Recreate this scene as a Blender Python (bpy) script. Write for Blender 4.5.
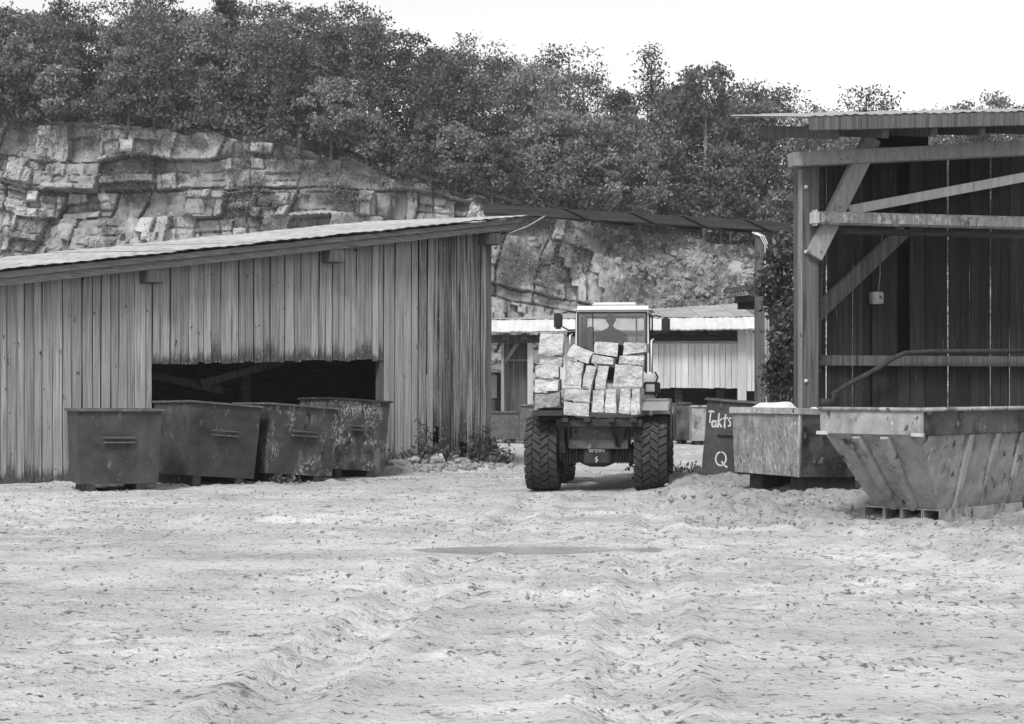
import bpy, bmesh, math, random
import numpy as np
from mathutils import Vector, Matrix, noise as mnoise
random.seed(7); rng = np.random.default_rng(7)
S = bpy.context.scene
for o in list(bpy.data.objects): bpy.data.objects.remove(o)
COL = S.collection
R = math.radians

# ------------------------------------------------------------------ camera, sky, sun, exposure
F_PX, HOR, EYE = 1750.0, 385.0, 1.87
cam_d = bpy.data.cameras.new('camera'); cam = bpy.data.objects.new('camera', cam_d); COL.objects.link(cam)
cam_d.sensor_width = 36; cam_d.lens = F_PX/1024*36; cam_d.clip_end = 3000; cam_d.clip_start = .1
cam.location = (0, 0, EYE); cam.rotation_euler = (R(90), 0, 0); cam_d.shift_y = (HOR-362)/1024
S.camera = cam
SUN_EL, SUN_AZ = 50, 200        # azimuth: degrees clockwise from +Y (sun behind and left of the camera)
w = bpy.data.worlds.new('World'); S.world = w; w.use_nodes = True
nt = w.node_tree; nt.nodes.clear()
sk = nt.nodes.new('ShaderNodeTexSky'); sk.sky_type = 'NISHITA'; sk.sun_disc = False
sk.sun_elevation = R(SUN_EL); sk.sun_rotation = R(SUN_AZ); sk.air_density = 2.0; sk.dust_density = 1.2; sk.ozone_density = 1
bw = nt.nodes.new('ShaderNodeRGBToBW'); bg = nt.nodes.new('ShaderNodeBackground'); wo = nt.nodes.new('ShaderNodeOutputWorld')
nt.links.new(sk.outputs[0], bw.inputs[0]); nt.links.new(bw.outputs[0], bg.inputs[0]); nt.links.new(bg.outputs[0], wo.inputs[0])
bg.inputs[1].default_value = 0.085
sd = bpy.data.lights.new('sun', 'SUN'); sd.energy = 1.5; sd.angle = R(14); sd.color = (1, 1, 1)
sun = bpy.data.objects.new('sun', sd); COL.objects.link(sun)
az, el = R(SUN_AZ), R(SUN_EL)
sv = Vector((math.sin(az)*math.cos(el), math.cos(az)*math.cos(el), math.sin(el)))
sun.rotation_euler = sv.to_track_quat('Z', 'Y').to_euler(); sun.location = sv*80
S.view_settings.view_transform = 'Standard'; S.view_settings.look = 'None'
S.view_settings.exposure = 1.22; S.view_settings.gamma = 1
S.render.resolution_x, S.render.resolution_y = 1024, 724

# ------------------------------------------------------------------ numpy noise
def _h(ix, iy, iz=0):
    n = (ix.astype(np.int64)*374761393 + iy.astype(np.int64)*668265263 + np.int64(iz)*2147483647) & 0xffffffff
    n = ((n ^ (n >> 13))*1274126177) & 0xffffffff
    return ((n ^ (n >> 16)) & 0xffff)/65535.0
def vn(x, y, seed=0):
    x = np.asarray(x, float); y = np.asarray(y, float)
    ix, iy = np.floor(x), np.floor(y); fx, fy = x-ix, y-iy
    fx = fx*fx*(3-2*fx); fy = fy*fy*(3-2*fy)
    a = _h(ix, iy, seed); b = _h(ix+1, iy, seed); c = _h(ix, iy+1, seed); d = _h(ix+1, iy+1, seed)
    return (a*(1-fx)+b*fx)*(1-fy)+(c*(1-fx)+d*fx)*fy
def fbm(x, y, o=4, seed=0):
    s = 0; a = .5; 
    for k in range(o):
        s = s+a*vn(x*2**k, y*2**k, seed+k*17); a *= .5
    return s
def smooth(a, b, x):
    t = np.clip((x-a)/(b-a), 0, 1); return t*t*(3-2*t)

# ------------------------------------------------------------------ materials
def g(v): return (v, v, v, 1)
def pmat(name, c0, c1, scale=(4, 4, 4), detail=6, rough=.8, bump=.15, bscale=40, rnd=.0, metal=0, stains=(), p0=.3, p1=.7, spec=.3, attr=None, foot=None):
    """grey procedural: stretched noise between c0 and c1, per-object tone, optional stains (colour, scale, lo, hi)"""
    m = bpy.data.materials.new(name); m.use_nodes = True; t = m.node_tree; N = t.nodes.new; L = t.links.new
    b = t.nodes['Principled BSDF']; b.inputs['Roughness'].default_value = rough; b.inputs['Metallic'].default_value = metal
    b.inputs['Specular IOR Level'].default_value = spec
    tc = N('ShaderNodeTexCoord'); oi = N('ShaderNodeObjectInfo')
    off = N('ShaderNodeMath'); off.operation = 'MULTIPLY'; off.inputs[1].default_value = 57.0; L(oi.outputs['Random'], off.inputs[0])
    ad = N('ShaderNodeVectorMath'); ad.operation = 'ADD'; L(tc.outputs['Object'], ad.inputs[0]); L(off.outputs[0], ad.inputs[1])
    def nz(sc, det):
        mp = N('ShaderNodeMapping'); mp.inputs['Scale'].default_value = sc; L(ad.outputs[0], mp.inputs[0])
        n = N('ShaderNodeTexNoise'); n.inputs['Scale'].default_value = 1; n.inputs['Detail'].default_value = det; n.inputs['Roughness'].default_value = .62
        L(mp.outputs[0], n.inputs['Vector']); return n.outputs['Fac']
    def rmp(fac, lo, hi, a, c):
        r = N('ShaderNodeMapRange'); r.inputs['From Min'].default_value = lo; r.inputs['From Max'].default_value = hi
        r.inputs['To Min'].default_value = a; r.inputs['To Max'].default_value = c; L(fac, r.inputs['Value']); return r.outputs[0]
    base = nz(scale, detail); col = rmp(base, p0, p1, c0, c1)
    def mth(op, a, c):
        n = N('ShaderNodeMath'); n.operation = op
        for i, q in enumerate((a, c)):
            if isinstance(q, (int, float)): n.inputs[i].default_value = q
            else: L(q, n.inputs[i])
        return n.outputs[0]
    if rnd: col = mth('MULTIPLY', col, rmp(oi.outputs['Random'], 0, 1, 1-rnd, 1+rnd))
    if attr:
        at = N('ShaderNodeAttribute'); at.attribute_name = attr; col = mth('MULTIPLY', col, at.outputs['Fac'])
    for (sc_c, sc, lo, hi, *mk) in stains:
        f = rmp(nz(sc, 6), lo, hi, 0, 1)
        if mk: f = mth('MULTIPLY', f, rmp(nz(mk[0], 3), mk[1], mk[2], 0, 1))
        mx = N('ShaderNodeMix'); L(f, mx.inputs[0]); L(col, mx.inputs[2]); mx.inputs[3].default_value = sc_c; col = mx.outputs[0]
    if foot:        # damp rot creeping up from the sawn lower end, ragged by the grain
        fc, fh = foot; sx = N('ShaderNodeSeparateXYZ'); L(tc.outputs['Object'], sx.inputs[0])
        f = rmp(mth('ADD', rmp(mth('MULTIPLY', sx.outputs[2], rmp(oi.outputs['Random'], 0, 1, .75, 2.2)), 0, fh, .72, 0), mth('MULTIPLY', nz((30, 30, .9), 5), .9)), .78, 1.02, 0, .85)
        mx = N('ShaderNodeMix'); L(f, mx.inputs[0]); L(col, mx.inputs[2]); mx.inputs[3].default_value = fc; col = mx.outputs[0]
        f = rmp(mth('ADD', rmp(sx.outputs[2], 0, fh*1.5, .10, 0), nz((44, 44, 18), 4)), .70, .74, 0, .7)
        mx = N('ShaderNodeMix'); L(f, mx.inputs[0]); L(col, mx.inputs[2]); mx.inputs[3].default_value = .42; col = mx.outputs[0]
    L(col, b.inputs['Base Color'])
    if bump:
        bp = N('ShaderNodeBump'); bp.inputs['Strength'].default_value = bump; bp.inputs['Distance'].default_value = .05
        k = bscale; mix = mth('ADD', base, nz((k, k, k), 4)); L(mix, bp.inputs['Height']); L(bp.outputs[0], b.inputs['Normal'])
    return m
M = {}
M['board'] = pmat('weathered_board', .17, .38, (30, 30, .8), 8, .9, .3, 60, .20, stains=((.06, (36, 36, .45), .60, .72), (.025, (11, 11, 5), .655, .69), (.36, (40, 40, 3), .68, .73)), p0=.34, p1=.66, foot=(.035, .75))
M['board_rot'] = pmat('rotten_board', .07, .30, (26, 26, .9), 8, .9, .35, 60, .30, stains=((.02, (34, 34, .45), .51, .62), (.40, (44, 44, 16), .60, .66, (6, 6, 1.5), .5, .62)), p0=.35, p1=.65, foot=(.02, 2.4))
M['board_low'] = pmat('stained_board_end', .06, .20, (26, 26, 1.6), 7, .9, .3, 60, .3, stains=((.022, (40, 40, 1.5), .48, .62), (.45, (30, 30, 14), .67, .70)))
M['beam_wood'] = pmat('grey_timber', .10, .24, (3, 30, 30), 6, .9, .2, 50, .15, stains=((.04, (1, 9, 9), .6, .75),))
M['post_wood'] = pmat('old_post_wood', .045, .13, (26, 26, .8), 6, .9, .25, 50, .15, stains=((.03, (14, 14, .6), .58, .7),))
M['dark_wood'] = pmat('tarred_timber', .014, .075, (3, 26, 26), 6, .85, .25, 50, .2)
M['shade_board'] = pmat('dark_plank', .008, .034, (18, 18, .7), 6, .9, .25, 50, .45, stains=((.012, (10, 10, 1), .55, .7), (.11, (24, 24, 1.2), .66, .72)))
M['brace'] = pmat('sawn_brace', .16, .27, (20, 20, 3), 6, .85, .2, 50, .12, stains=((.06, (9, 9, 9), .62, .7),))
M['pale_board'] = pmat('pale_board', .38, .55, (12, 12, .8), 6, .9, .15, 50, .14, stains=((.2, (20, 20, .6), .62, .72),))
M['rot_tin'] = pmat('old_roof_sheet', .28, .46, (2.2, 2.2, 2.2), 7, .75, .15, 40, .1, stains=((.04, (3.5, 3.5, 3.5), .61, .66), (.16, (1.3, 1.3, 1.3), .56, .70)))
M['white_tin'] = pmat('pale_roof_sheet', .44, .58, (1.5, 1.5, 1.5), 5, .55, .05, 40, .06, stains=((.4, (2, 2, 2), .62, .75),))
M['grey_tin'] = pmat('grey_roof_sheet', .22, .36, (1.0, 1.0, 1.0), 6, .6, .1, 40, .08, stains=((.12, (3, 3, 3), .62, .75),))
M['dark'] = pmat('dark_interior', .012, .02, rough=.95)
M['bin'] = pmat('dark_bin_paint', .024, .062, (3, 3, 3), 8, .6, .15, 60, .18, stains=((.16, (6, 6, 3), .61, .72), (.3, (30, 30, 16), .68, .71), (.01, (7, 7, 4), .64, .7)))
M['bin_worn'] = pmat('worn_bin_paint', .026, .065, (3, 3, 3), 7, .75, .15, 60, .1, stains=((.12, (4, 4, 2.5), .53, .64), (.36, (34, 34, 16), .48, .60, (2.8, 2.8, 2.0), .49, .60), (.012, (6, 6, 3), .60, .68)))
M['bin_mid'] = pmat('scuffed_bin_paint', .026, .062, (3, 3, 3), 8, .65, .15, 60, .1, stains=((.11, (4, 4, 2.5), .55, .66), (.32, (36, 36, 16), .50, .60, (3, 3, 2), .51, .61), (.012, (6, 6, 3), .62, .68)))
M['rust'] = pmat('rusty_steel', .02, .05, (6, 6, 6), 6, .85, .2, 50)
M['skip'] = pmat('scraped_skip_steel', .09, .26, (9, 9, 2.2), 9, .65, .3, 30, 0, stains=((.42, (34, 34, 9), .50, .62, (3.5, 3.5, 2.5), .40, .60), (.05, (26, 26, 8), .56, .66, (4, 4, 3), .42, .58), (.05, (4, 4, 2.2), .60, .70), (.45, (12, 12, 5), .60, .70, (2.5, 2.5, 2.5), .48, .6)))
M['skip_dark'] = pmat('dark_skip_steel', .035, .10, (3, 3, 2), 9, .65, .2, 40, 0, stains=((.014, (2.5, 2.5, 2), .50, .60), (.25, (12, 12, 8), .65, .69), (.15, (5, 5, 4), .60, .68)))
M['skip_pale'] = pmat('pale_skip_paint', .17, .36, (3.5, 3.5, 2.5), 9, .65, .3, 30, 0, stains=((.04, (6, 6, 3), .60, .66), (.42, (12, 12, 7), .62, .67), (.08, (2, 2, 1.4), .56, .66)))
M['granite'] = pmat('granite_block', .36, .60, (7, 7, 7), 9, .95, .9, 16, .12, stains=((.22, (3.5, 3.5, 3.5), .57, .68), (.22, (34, 34, 34), .58, .66), (.7, (6, 6, 6), .62, .70)))
M['granite_dark'] = pmat('dark_granite', .2, .34, (9, 9, 9), 8, .9, .55, 22, .1, stains=((.12, (6, 6, 6), .55, .66),))
M['rubble'] = pmat('rubble_stone', .2, .42, (6, 6, 6), 6, .95, .4, 30, .25)
M['dust'] = pmat('stone_dust', .5, .64, (8, 8, 8), 6, .95, .4, 30)
M['tyre'] = pmat('tyre_rubber', .022, .045, (9, 9, 9), 5, .85, .15, 60, 0, stains=((.10, (7, 7, 7), .58, .74),))
M['cab'] = pmat('cream_cab_paint', .58, .68, (3, 3, 3), 5, .4, .02, 40, 0, spec=.5, stains=((.35, (9, 9, 4), .66, .74),))
M['fender'] = pmat('grey_fender_paint', .15, .24, (5, 5, 5), 6, .6, .08, 40, 0, stains=((.36, (9, 9, 9), .6, .7),))
M['chassis'] = pmat('grimy_chassis', .02, .045, (6, 6, 6), 6, .75, .15, 40, 0, stains=((.1, (10, 10, 10), .62, .72),))
M['plate'] = pmat('scuffed_plate', .06, .12, (7, 7, 7), 7, .7, .2, 40, 0, stains=((.24, (10, 10, 10), .58, .7),))
M['plastic'] = pmat('black_plastic', .012, .02, rough=.5, bump=.03)
M['steel'] = pmat('light_steel', .35, .5, (8, 8, 8), 5, .45, .08, 40)
M['lamp'] = pmat('lamp_glass', .7, .85, rough=.15, bump=0, spec=.6)
M['white_paint'] = pmat('chalk_white', .40, .62, (30, 30, 30), 5, .9, .1, 60)
M['cloth'] = pmat('dark_jacket', .015, .03, (9, 9, 9), 5, .95, .2, 40)
M['skin'] = pmat('skin', .10, .14, rough=.6, bump=.03)
M['hair'] = pmat('hair', .015, .03, rough=.7)
M['cable'] = pmat('black_cable', .01, .018, rough=.6, bump=.02)
M['cable_white'] = pmat('pale_cable', .5, .6, rough=.6, bump=.02)
M['stem'] = pmat('plant_stem', .04, .08, (20, 20, 3), rough=.9)
M['bark'] = pmat('pale_bark', .14, .26, (10, 10, 1.5), 6, .9, .3, 30)
def leafmat(name, lo, hi):
    m = pmat(name, lo, hi, (.9, .9, .9), 4, .7, 0, attr='tone'); t = m.node_tree; b = t.nodes['Principled BSDF']
    tr = t.nodes.new('ShaderNodeBsdfTranslucent'); mx = t.nodes.new('ShaderNodeMixShader'); mx.inputs[0].default_value = .3
    out = t.nodes['Material Output']; src = b.inputs['Base Color'].links[0].from_socket
    t.links.new(src, tr.inputs[0]); t.links.new(b.outputs[0], mx.inputs[1]); t.links.new(tr.outputs[0], mx.inputs[2]); t.links.new(mx.outputs[0], out.inputs[0])
    return m
M['leaf'] = leafmat('leaf', .085, .17); M['leaf_near'] = leafmat('shrub_leaf', .07, .18); M['leaf_pale'] = leafmat('pale_leaf', .09, .16)  # wood leaf colour is raised to stand in for distance haze
def glassmat():
    m = bpy.data.materials.new('cab_glass'); m.use_nodes = True; t = m.node_tree; t.nodes.clear()
    tr = t.nodes.new('ShaderNodeBsdfTransparent'); tr.inputs[0].default_value = g(.86)
    gl = t.nodes.new('ShaderNodeBsdfGlossy'); gl.inputs['Roughness'].default_value = .03
    fr = t.nodes.new('ShaderNodeFresnel'); fr.inputs[0].default_value = 1.75
    mx = t.nodes.new('ShaderNodeMixShader'); out = t.nodes.new('ShaderNodeOutputMaterial')
    t.links.new(fr.outputs[0], mx.inputs[0]); t.links.new(tr.outputs[0], mx.inputs[1]); t.links.new(gl.outputs[0], mx.inputs[2]); t.links.new(mx.outputs[0], out.inputs[0])
    return m
M['glass'] = glassmat()

# ------------------------------------------------------------------ build helpers
def tag(o, label=None, cat=None, group=None, kind=None):
    for k, v in (('label', label), ('category', cat), ('group', group), ('kind', kind)):
        if v: o[k] = v
    return o
def empty(name, loc, rz=0, rx=0, ry=0):
    o = bpy.data.objects.new(name, None); COL.objects.link(o); o.location = loc; o.rotation_euler = (rx, ry, rz); o.empty_display_size = .2
    return o
def link(name, me, mat, parent=None, loc=None, rot=None):
    o = bpy.data.objects.new(name, me); COL.objects.link(o)
    if mat and not me.materials: me.materials.append(mat)
    if parent: o.parent = parent
    if loc is not None: o.location = loc
    if rot is not None: o.rotation_euler = rot
    return o
class MB:
    def __init__(s): s.v = []; s.f = []
    def add(s, v, f):
        k = len(s.v); s.v += [tuple(q) for q in v]; s.f += [tuple(i+k for i in q) for q in f]; return s
    def box(s, x0, x1, y0, y1, z0, z1, bev=0.0, mtx=None):
        if bev <= 0:
            v = [(x, y, z) for z in (z0, z1) for y in (y0, y1) for x in (x0, x1)]
            f = [(0, 2, 3, 1), (4, 5, 7, 6), (0, 1, 5, 4), (2, 6, 7, 3), (0, 4, 6, 2), (1, 3, 7, 5)]
        else:
            bm = bmesh.new(); bmesh.ops.create_cube(bm, size=1)
            for q in bm.verts: q.co = Vector(((x0+x1)/2+q.co.x*(x1-x0), (y0+y1)/2+q.co.y*(y1-y0), (z0+z1)/2+q.co.z*(z1-z0)))
            bmesh.ops.bevel(bm, geom=list(bm.edges), offset=bev, segments=2, affect='EDGES', clamp_overlap=True)
            bm.verts.index_update(); v = [q.co.copy() for q in bm.verts]; f = [[q.index for q in p.verts] for p in bm.faces]; bm.free()
        if mtx: v = [mtx @ Vector(q) for q in v]
        return s.add(v, f)
    def bar(s, a, b, w, h, up=(0, 0, 1), bev=0.0):
        """rectangular bar from a to b, w across, h along 'up'"""
        a, b = Vector(a), Vector(b); d = b-a; L = d.length; d.normalize(); u = Vector(up)
        sx = d.cross(u)
        if sx.length < 1e-4: sx = d.cross(Vector((1, 0, 0)))
        sx.normalize(); u = sx.cross(d)
        m = Matrix((( d.x, sx.x, u.x, a.x), (d.y, sx.y, u.y, a.y), (d.z, sx.z, u.z, a.z), (0, 0, 0, 1)))
        return s.box(0, L, -w/2, w/2, -h/2, h/2, bev, m)
    def tube(s, pts, r, n=8, cap=True):
        pts = [Vector(p) for p in pts]; rs = r if isinstance(r, (list, tuple)) else [r]*len(pts)
        v = []; f = []; prev = None
        for i, p in enumerate(pts):
            d = (pts[min(i+1, len(pts)-1)]-pts[max(i-1, 0)]).normalized()
            if prev is None:
                a = d.cross(Vector((0, 0, 1)));  a = a if a.length > 1e-3 else d.cross(Vector((1, 0, 0)))
            else: a = prev-d*prev.dot(d)
            a.normalize(); prev = a; b = d.cross(a)
            for k in range(n):
                t = 2*math.pi*k/n; v.append(p+(a*math.cos(t)+b*math.sin(t))*rs[i])
        for i in range(len(pts)-1):
            for k in range(n): f.append((i*n+k, i*n+(k+1) % n, (i+1)*n+(k+1) % n, (i+1)*n+k))
        if cap: f.append(tuple(range(n-1, -1, -1))); f.append(tuple(range((len(pts)-1)*n, len(pts)*n)))
        return s.add(v, f)
    def lathe_x(s, prof, cx=0, cy=0, cz=0, n=48):
        """profile [(x, r)] round the X axis"""
        v = []; f = []; m = len(prof)
        for k in range(n):
            t = 2*math.pi*k/n
            for (x, r) in prof: v.append((cx+x, cy+r*math.cos(t), cz+r*math.sin(t)))
        for k in range(n):
            for j in range(m-1): f.append((k*m+j, ((k+1) % n)*m+j, ((k+1) % n)*m+j+1, k*m+j+1))
        return s.add(v, f)
    def poly(s, pts, off):
        """thin solid: polygon pts extruded by vector off"""
        n = len(pts); o = Vector(off); v = [Vector(p) for p in pts]+[Vector(p)+o for p in pts]
        f = [tuple(range(n-1, -1, -1)), tuple(range(n, 2*n))]+[(i, (i+1) % n, n+(i+1) % n, n+i) for i in range(n)]
        return s.add(v, f)
    def sheet(s, q, off, n=9, amp=.014, seed=0):
        """dented plate: quad q (4 corners) on a grid, thickened by off"""
        q = [Vector(p) for p in q]; o = Vector(off); nr = (q[1]-q[0]).cross(q[3]-q[0]).normalized(); v = []
        for j in range(n+1):
            for i in range(n+1):
                a, b = i/n, j/n; p = (q[0]*(1-a)+q[1]*a)*(1-b)+(q[3]*(1-a)+q[2]*a)*b; k = min(1, 5*min(a, 1-a, b, 1-b)+.25)
                v.append(p+nr*k*amp*(mnoise.noise(p*1.8+Vector((seed, 0, 0)))*1.5+mnoise.noise(p*5+Vector((0, seed, 0)))*.6))
        m = (n+1)**2; f = [(j*(n+1)+i, j*(n+1)+i+1, (j+1)*(n+1)+i+1, (j+1)*(n+1)+i) for j in range(n) for i in range(n)]
        rim = [i for i in range(n+1)]+[j*(n+1)+n for j in range(1, n+1)]+[n*(n+1)+i for i in range(n-1, -1, -1)]+[j*(n+1) for j in range(n-1, 0, -1)]
        g_ = [tuple(i+m for i in reversed(p)) for p in f]; e = [(rim[i], rim[(i+1) % len(rim)], rim[(i+1) % len(rim)]+m, rim[i]+m) for i in range(len(rim))]
        return s.add(v+[p+o for p in v], f+g_+e)
    def mesh(s, name, smooth=False):
        me = bpy.data.meshes.new(name); me.from_pydata(s.v, [], s.f)
        bm = bmesh.new(); bm.from_mesh(me); bmesh.ops.recalc_face_normals(bm, faces=bm.faces); bm.to_mesh(me); bm.free()
        if smooth:
            for p in me.polygons: p.use_smooth = True
        me.update(); return me
    def build(s, name, mat, parent=None, loc=None, rot=None, smooth=False):
        return link(name, s.mesh(name, smooth), mat, parent, loc, rot)
def npmesh(name, V, Fq, tone=None):
    """fast mesh from numpy quads"""
    me = bpy.data.meshes.new(name); nv, nf = len(V), len(Fq); k = Fq.shape[1]
    me.vertices.add(nv); me.vertices.foreach_set('co', np.asarray(V, np.float32).ravel())
    me.loops.add(nf*k); me.loops.foreach_set('vertex_index', np.asarray(Fq, np.int32).ravel())
    me.polygons.add(nf); me.polygons.foreach_set('loop_start', np.arange(0, nf*k, k, dtype=np.int32))
    if tone is not None:
        a = me.attributes.new('tone', 'FLOAT', 'POINT'); a.data.foreach_set('value', np.asarray(tone, np.float32))
    me.update(calc_edges=True); me.validate(); return me
def gridfaces(nu, nv):
    i = np.arange((nu-1)*(nv-1)); r = i//(nu-1); c = i % (nu-1); a = r*nu+c
    return np.stack([a, a+1, a+nu+1, a+nu], 1)
class Frame:
    """a thing's own ground frame: origin on the ground, x along its front, y away from the viewer"""
    def __init__(s, ox, oy, yaw, z=0):
        s.o = (ox, oy); s.a = R(yaw); s.u = (math.cos(s.a), math.sin(s.a)); s.n = (-math.sin(s.a), math.cos(s.a)); s.z = z
    def xz(s, px, py, y=0.0):
        k = (px-512)/F_PX
        x = (k*(s.o[1]+y*s.n[1])-s.o[0]-y*s.n[0])/(s.u[0]-k*s.u[1])
        d = s.o[1]+x*s.u[1]+y*s.n[1]
        return x, EYE-(py-HOR)/F_PX*d-s.z
    def p(s, px, py, y=0.0):
        x, z = s.xz(px, py, y); return Vector((x, y, z))
    def w(s, x, y, z=0): return Vector((s.o[0]+x*s.u[0]+y*s.n[0], s.o[1]+x*s.u[1]+y*s.n[1], z+s.z))
    def root(s, name): return empty(name, (s.o[0], s.o[1], s.z), s.a)
def at(px, d): return ((px-512)/F_PX*d, d)
def copy_tree(o, parent=None):
    c = o.copy(); COL.objects.link(c)
    if parent: c.parent = parent; c.matrix_parent_inverse = o.matrix_parent_inverse
    for ch in list(o.children): copy_tree(ch, c)
    return c

# ------------------------------------------------------------------ GROUND
def ground_z(X, Y):
    X = np.asarray(X, float); Y = np.asarray(Y, float)
    z = .07*(fbm(X*.18, Y*.18, 3, 3)-.45)
    z = z*smooth(14, 20, Y)*(1-smooth(34, 40, Y)*.5)
    # sandy mound under the skips and round the barn
    m = smooth(2.0, 3.3, X)*smooth(24.0, 25.8, Y-.45*(X-4))*(1-smooth(33, 38, Y))
    z = z+m*(.24+.10*(fbm(X*.9, Y*.9, 3, 8)-.45))
    # dirt banked against the timber shed
    s = (X+7.35)*.809+(Y-34.5)*.588; b = (X+7.35)*(-.588)+(Y-34.5)*.809
    z = z+.22*np.exp(-((b+.35)/.55)**2)*smooth(4.6, 6, s)*(1-smooth(8.2, 9.2, s))
    # shallow hollow that holds the puddle
    z = z-.07*np.exp(-(((X-.05)/1.3)**2+((Y-20.1)/.55)**2))*(1+.5*(fbm(X*2.2, Y*3.5, 3, 207)-.45))
    return z
def gz(x, y): return float(ground_z(np.array([x]), np.array([y]))[0])
def build_ground():
    xs = np.concatenate([[-900, -300, -120, -60, -34, -24, -18], np.arange(-14, 14.01, .075), [18, 24, 34, 60, 120, 300, 900]])
    ys = [-60, -20, 0, 4, 7]; y = 8.5
    while y < 62: ys.append(y); y += max(.05, .0026*y)
    ys += [64, 68, 74, 82, 95, 115, 150, 260, 500, 1200]; ys = np.array(ys)
    X, Y = np.meshgrid(xs, ys); Z = ground_z(X, Y)
    wet = 1-np.exp(-(((X-.05)/1.9)**4+((Y-20.1)/1.0)**4))
    near = wet*smooth(-16, -13, X)*(1-smooth(13, 16, X))*smooth(7, 9, Y)*(1-smooth(52, 60, Y))
    # churned surface: ridges pressed up by tyres, clods, and two worn wheel tracks
    d1 = fbm(X*1.7+3, Y*1.1, 4, 21); rid = np.abs(fbm(X*2.2, Y*3.2, 4, 33)-.47)
    cl = np.clip(vn(X*9, Y*7, 5)-.62, 0, 1)*np.clip(fbm(X*.5, Y*.5, 3, 9)-.35, 0, 1)*3.0
    rough = .35+1.3*smooth(.4, .6, fbm(X*.28, Y*.5, 3, 41))
    Z = Z+near*(.022*(d1-.47)+rough*(.040*np.clip(.10-rid, 0, 1)*4-.01)+.06*cl)
    for ti, (xa, ya, xb, yb) in enumerate(((.55, 30, -1.5, 9), (2.5, 30, .6, 9), (-2.6, 27, 4.2, 15), (-12, 29.5, 5, 24), (-12, 27.5, 6, 21.5), (-9, 26.2, 7, 19.4), (-8, 24.2, 8, 17.6), (1.9, 29, 7.5, 12), (3.6, 27.5, 9.5, 12.5))):
        dx, dy = xb-xa, yb-ya; L = math.hypot(dx, dy); t = ((X-xa)*dx+(Y-ya)*dy)/L; q = ((X-xa)*dy-(Y-ya)*dx)/L+.25*(fbm(X*.3, Y*.3, 2, 77)-.4)
        prof = -np.exp(-(q/.23)**2)+.8*np.exp(-((np.abs(q)-.36)/.1)**2)
        lug = np.where((np.abs(q) < .27), np.sign(np.sin(t*19+np.abs(q)*16))*.22, 0)
        Z = Z+near*smooth(-1, 1, t)*(1-smooth(L-1, L+1, t))*(.062 if ti in (0, 1, 7) else .034)*(prof+lug)
    mound = smooth(1.8, 3.2, X+.6*(fbm(X*.7, Y*.7, 3, 19)-.45))*smooth(21.5, 24.5, Y+1.5*(fbm(X*.6, Y*.6, 3, 18)-.45))*(1-smooth(36, 40, Y))*near
    Z = Z+mound*(.28*(fbm(X*2.3, Y*2.3, 4, 66)-.47)+.10*np.clip(vn(X*6.5, Y*6.5, 67)-.6, 0, 1)+.08*(vn(X*10, Y*10, 68)-.5))
    patch = smooth(.40, .56, fbm(X*.30, Y*.9+2, 3, 101)); Z = Z+near*patch*(.060*(fbm(X*4.5, Y*5.5, 2, 102)-.4)+.06*np.clip(vn(X*6.2, Y*7.5, 103)-.62, 0, 1)*2)
    tone = 1-.42*mound-.16*near*patch*smooth(.5, .7, fbm(X*1.5, Y*3, 3, 104))
    V = np.stack([X, Y, Z], -1).reshape(-1, 3)
    me = npmesh('ground', V, gridfaces(len(xs), len(ys)), tone.ravel())
    me.polygons.foreach_set('use_smooth', np.ones(len(me.polygons), bool))
    m = pmat('stone_dust_ground', .34, .56, (.9, .9, .9), 8, .95, .8, 22, 0,
             stains=((.34, (.35, .8, 1), .50, .66), (.12, (9, 8, 1), .58, .65, (.5, 1.1, 1), .42, .56), (.17, (4, 7, 1), .59, .67, (.6, 1.3, 1), .42, .56), (.08, (17, 14, 1), .59, .65)), spec=.15, attr='tone')
    tag(link('ground', me, m), kind='structure')
build_ground()
def build_puddle():
    n = 40; v = []; 
    for k in range(n):
        t = 2*math.pi*k/n; r = 1+.28*mnoise.noise(Vector((math.cos(t)*1.6, math.sin(t)*1.6, 3)))+.12*mnoise.noise(Vector((math.cos(t)*5, math.sin(t)*5, 9)))
        v.append((.05+1.75*r*math.cos(t), 20.1+.74*r*math.sin(t), 0))
    z = gz(.05, 20.1)+.034; mb = MB(); mb.add([(a, b, z) for a, b, c in v], [tuple(range(n))])
    m = pmat('wet_mud', .24, .36, (3, 3, 3), rough=.22, bump=.02, spec=.5)
    tag(mb.build('puddle', m), kind='structure')
build_puddle()
def pebbles():
    n = 9000; X = rng.uniform(-11, 11, n); Y = 10+28*rng.random(n)**.6
    keep = fbm(X*.6, Y*.6, 3, 51) > .40; X, Y = X[keep], Y[keep]; n = len(X)
    base = np.array([(1, 0, 0), (0, 1, 0), (-1, 0, 0), (0, -1, 0), (0, 0, .8), (0, 0, -.6)])
    fc = np.array([(0, 1, 4), (1, 2, 4), (2, 3, 4), (3, 0, 4), (1, 0, 5), (2, 1, 5), (3, 2, 5), (0, 3, 5)])
    r = .006+.022*rng.random(n)**5; V = base[None]*r[:, None, None]*rng.uniform(.6, 1.4, (n, 6, 1))
    a = rng.uniform(0, 6.28, n); c, s = np.cos(a)[:, None], np.sin(a)[:, None]
    x = V[..., 0]*c-V[..., 1]*s+X[:, None]; y = V[..., 0]*s+V[..., 1]*c+Y[:, None]; z = V[..., 2]+(ground_z(X, Y)+.02)[:, None]
    V = np.stack([x, y, z], -1).reshape(-1, 3); Fq = (fc[None]+(np.arange(n)*6)[:, None, None]).reshape(-1, 3)
    tag(link('gravel', npmesh('gravel', V, Fq), M['rubble']), 'loose gravel scattered over the pale sandy yard', 'gravel', kind='stuff')
pebbles()

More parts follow.
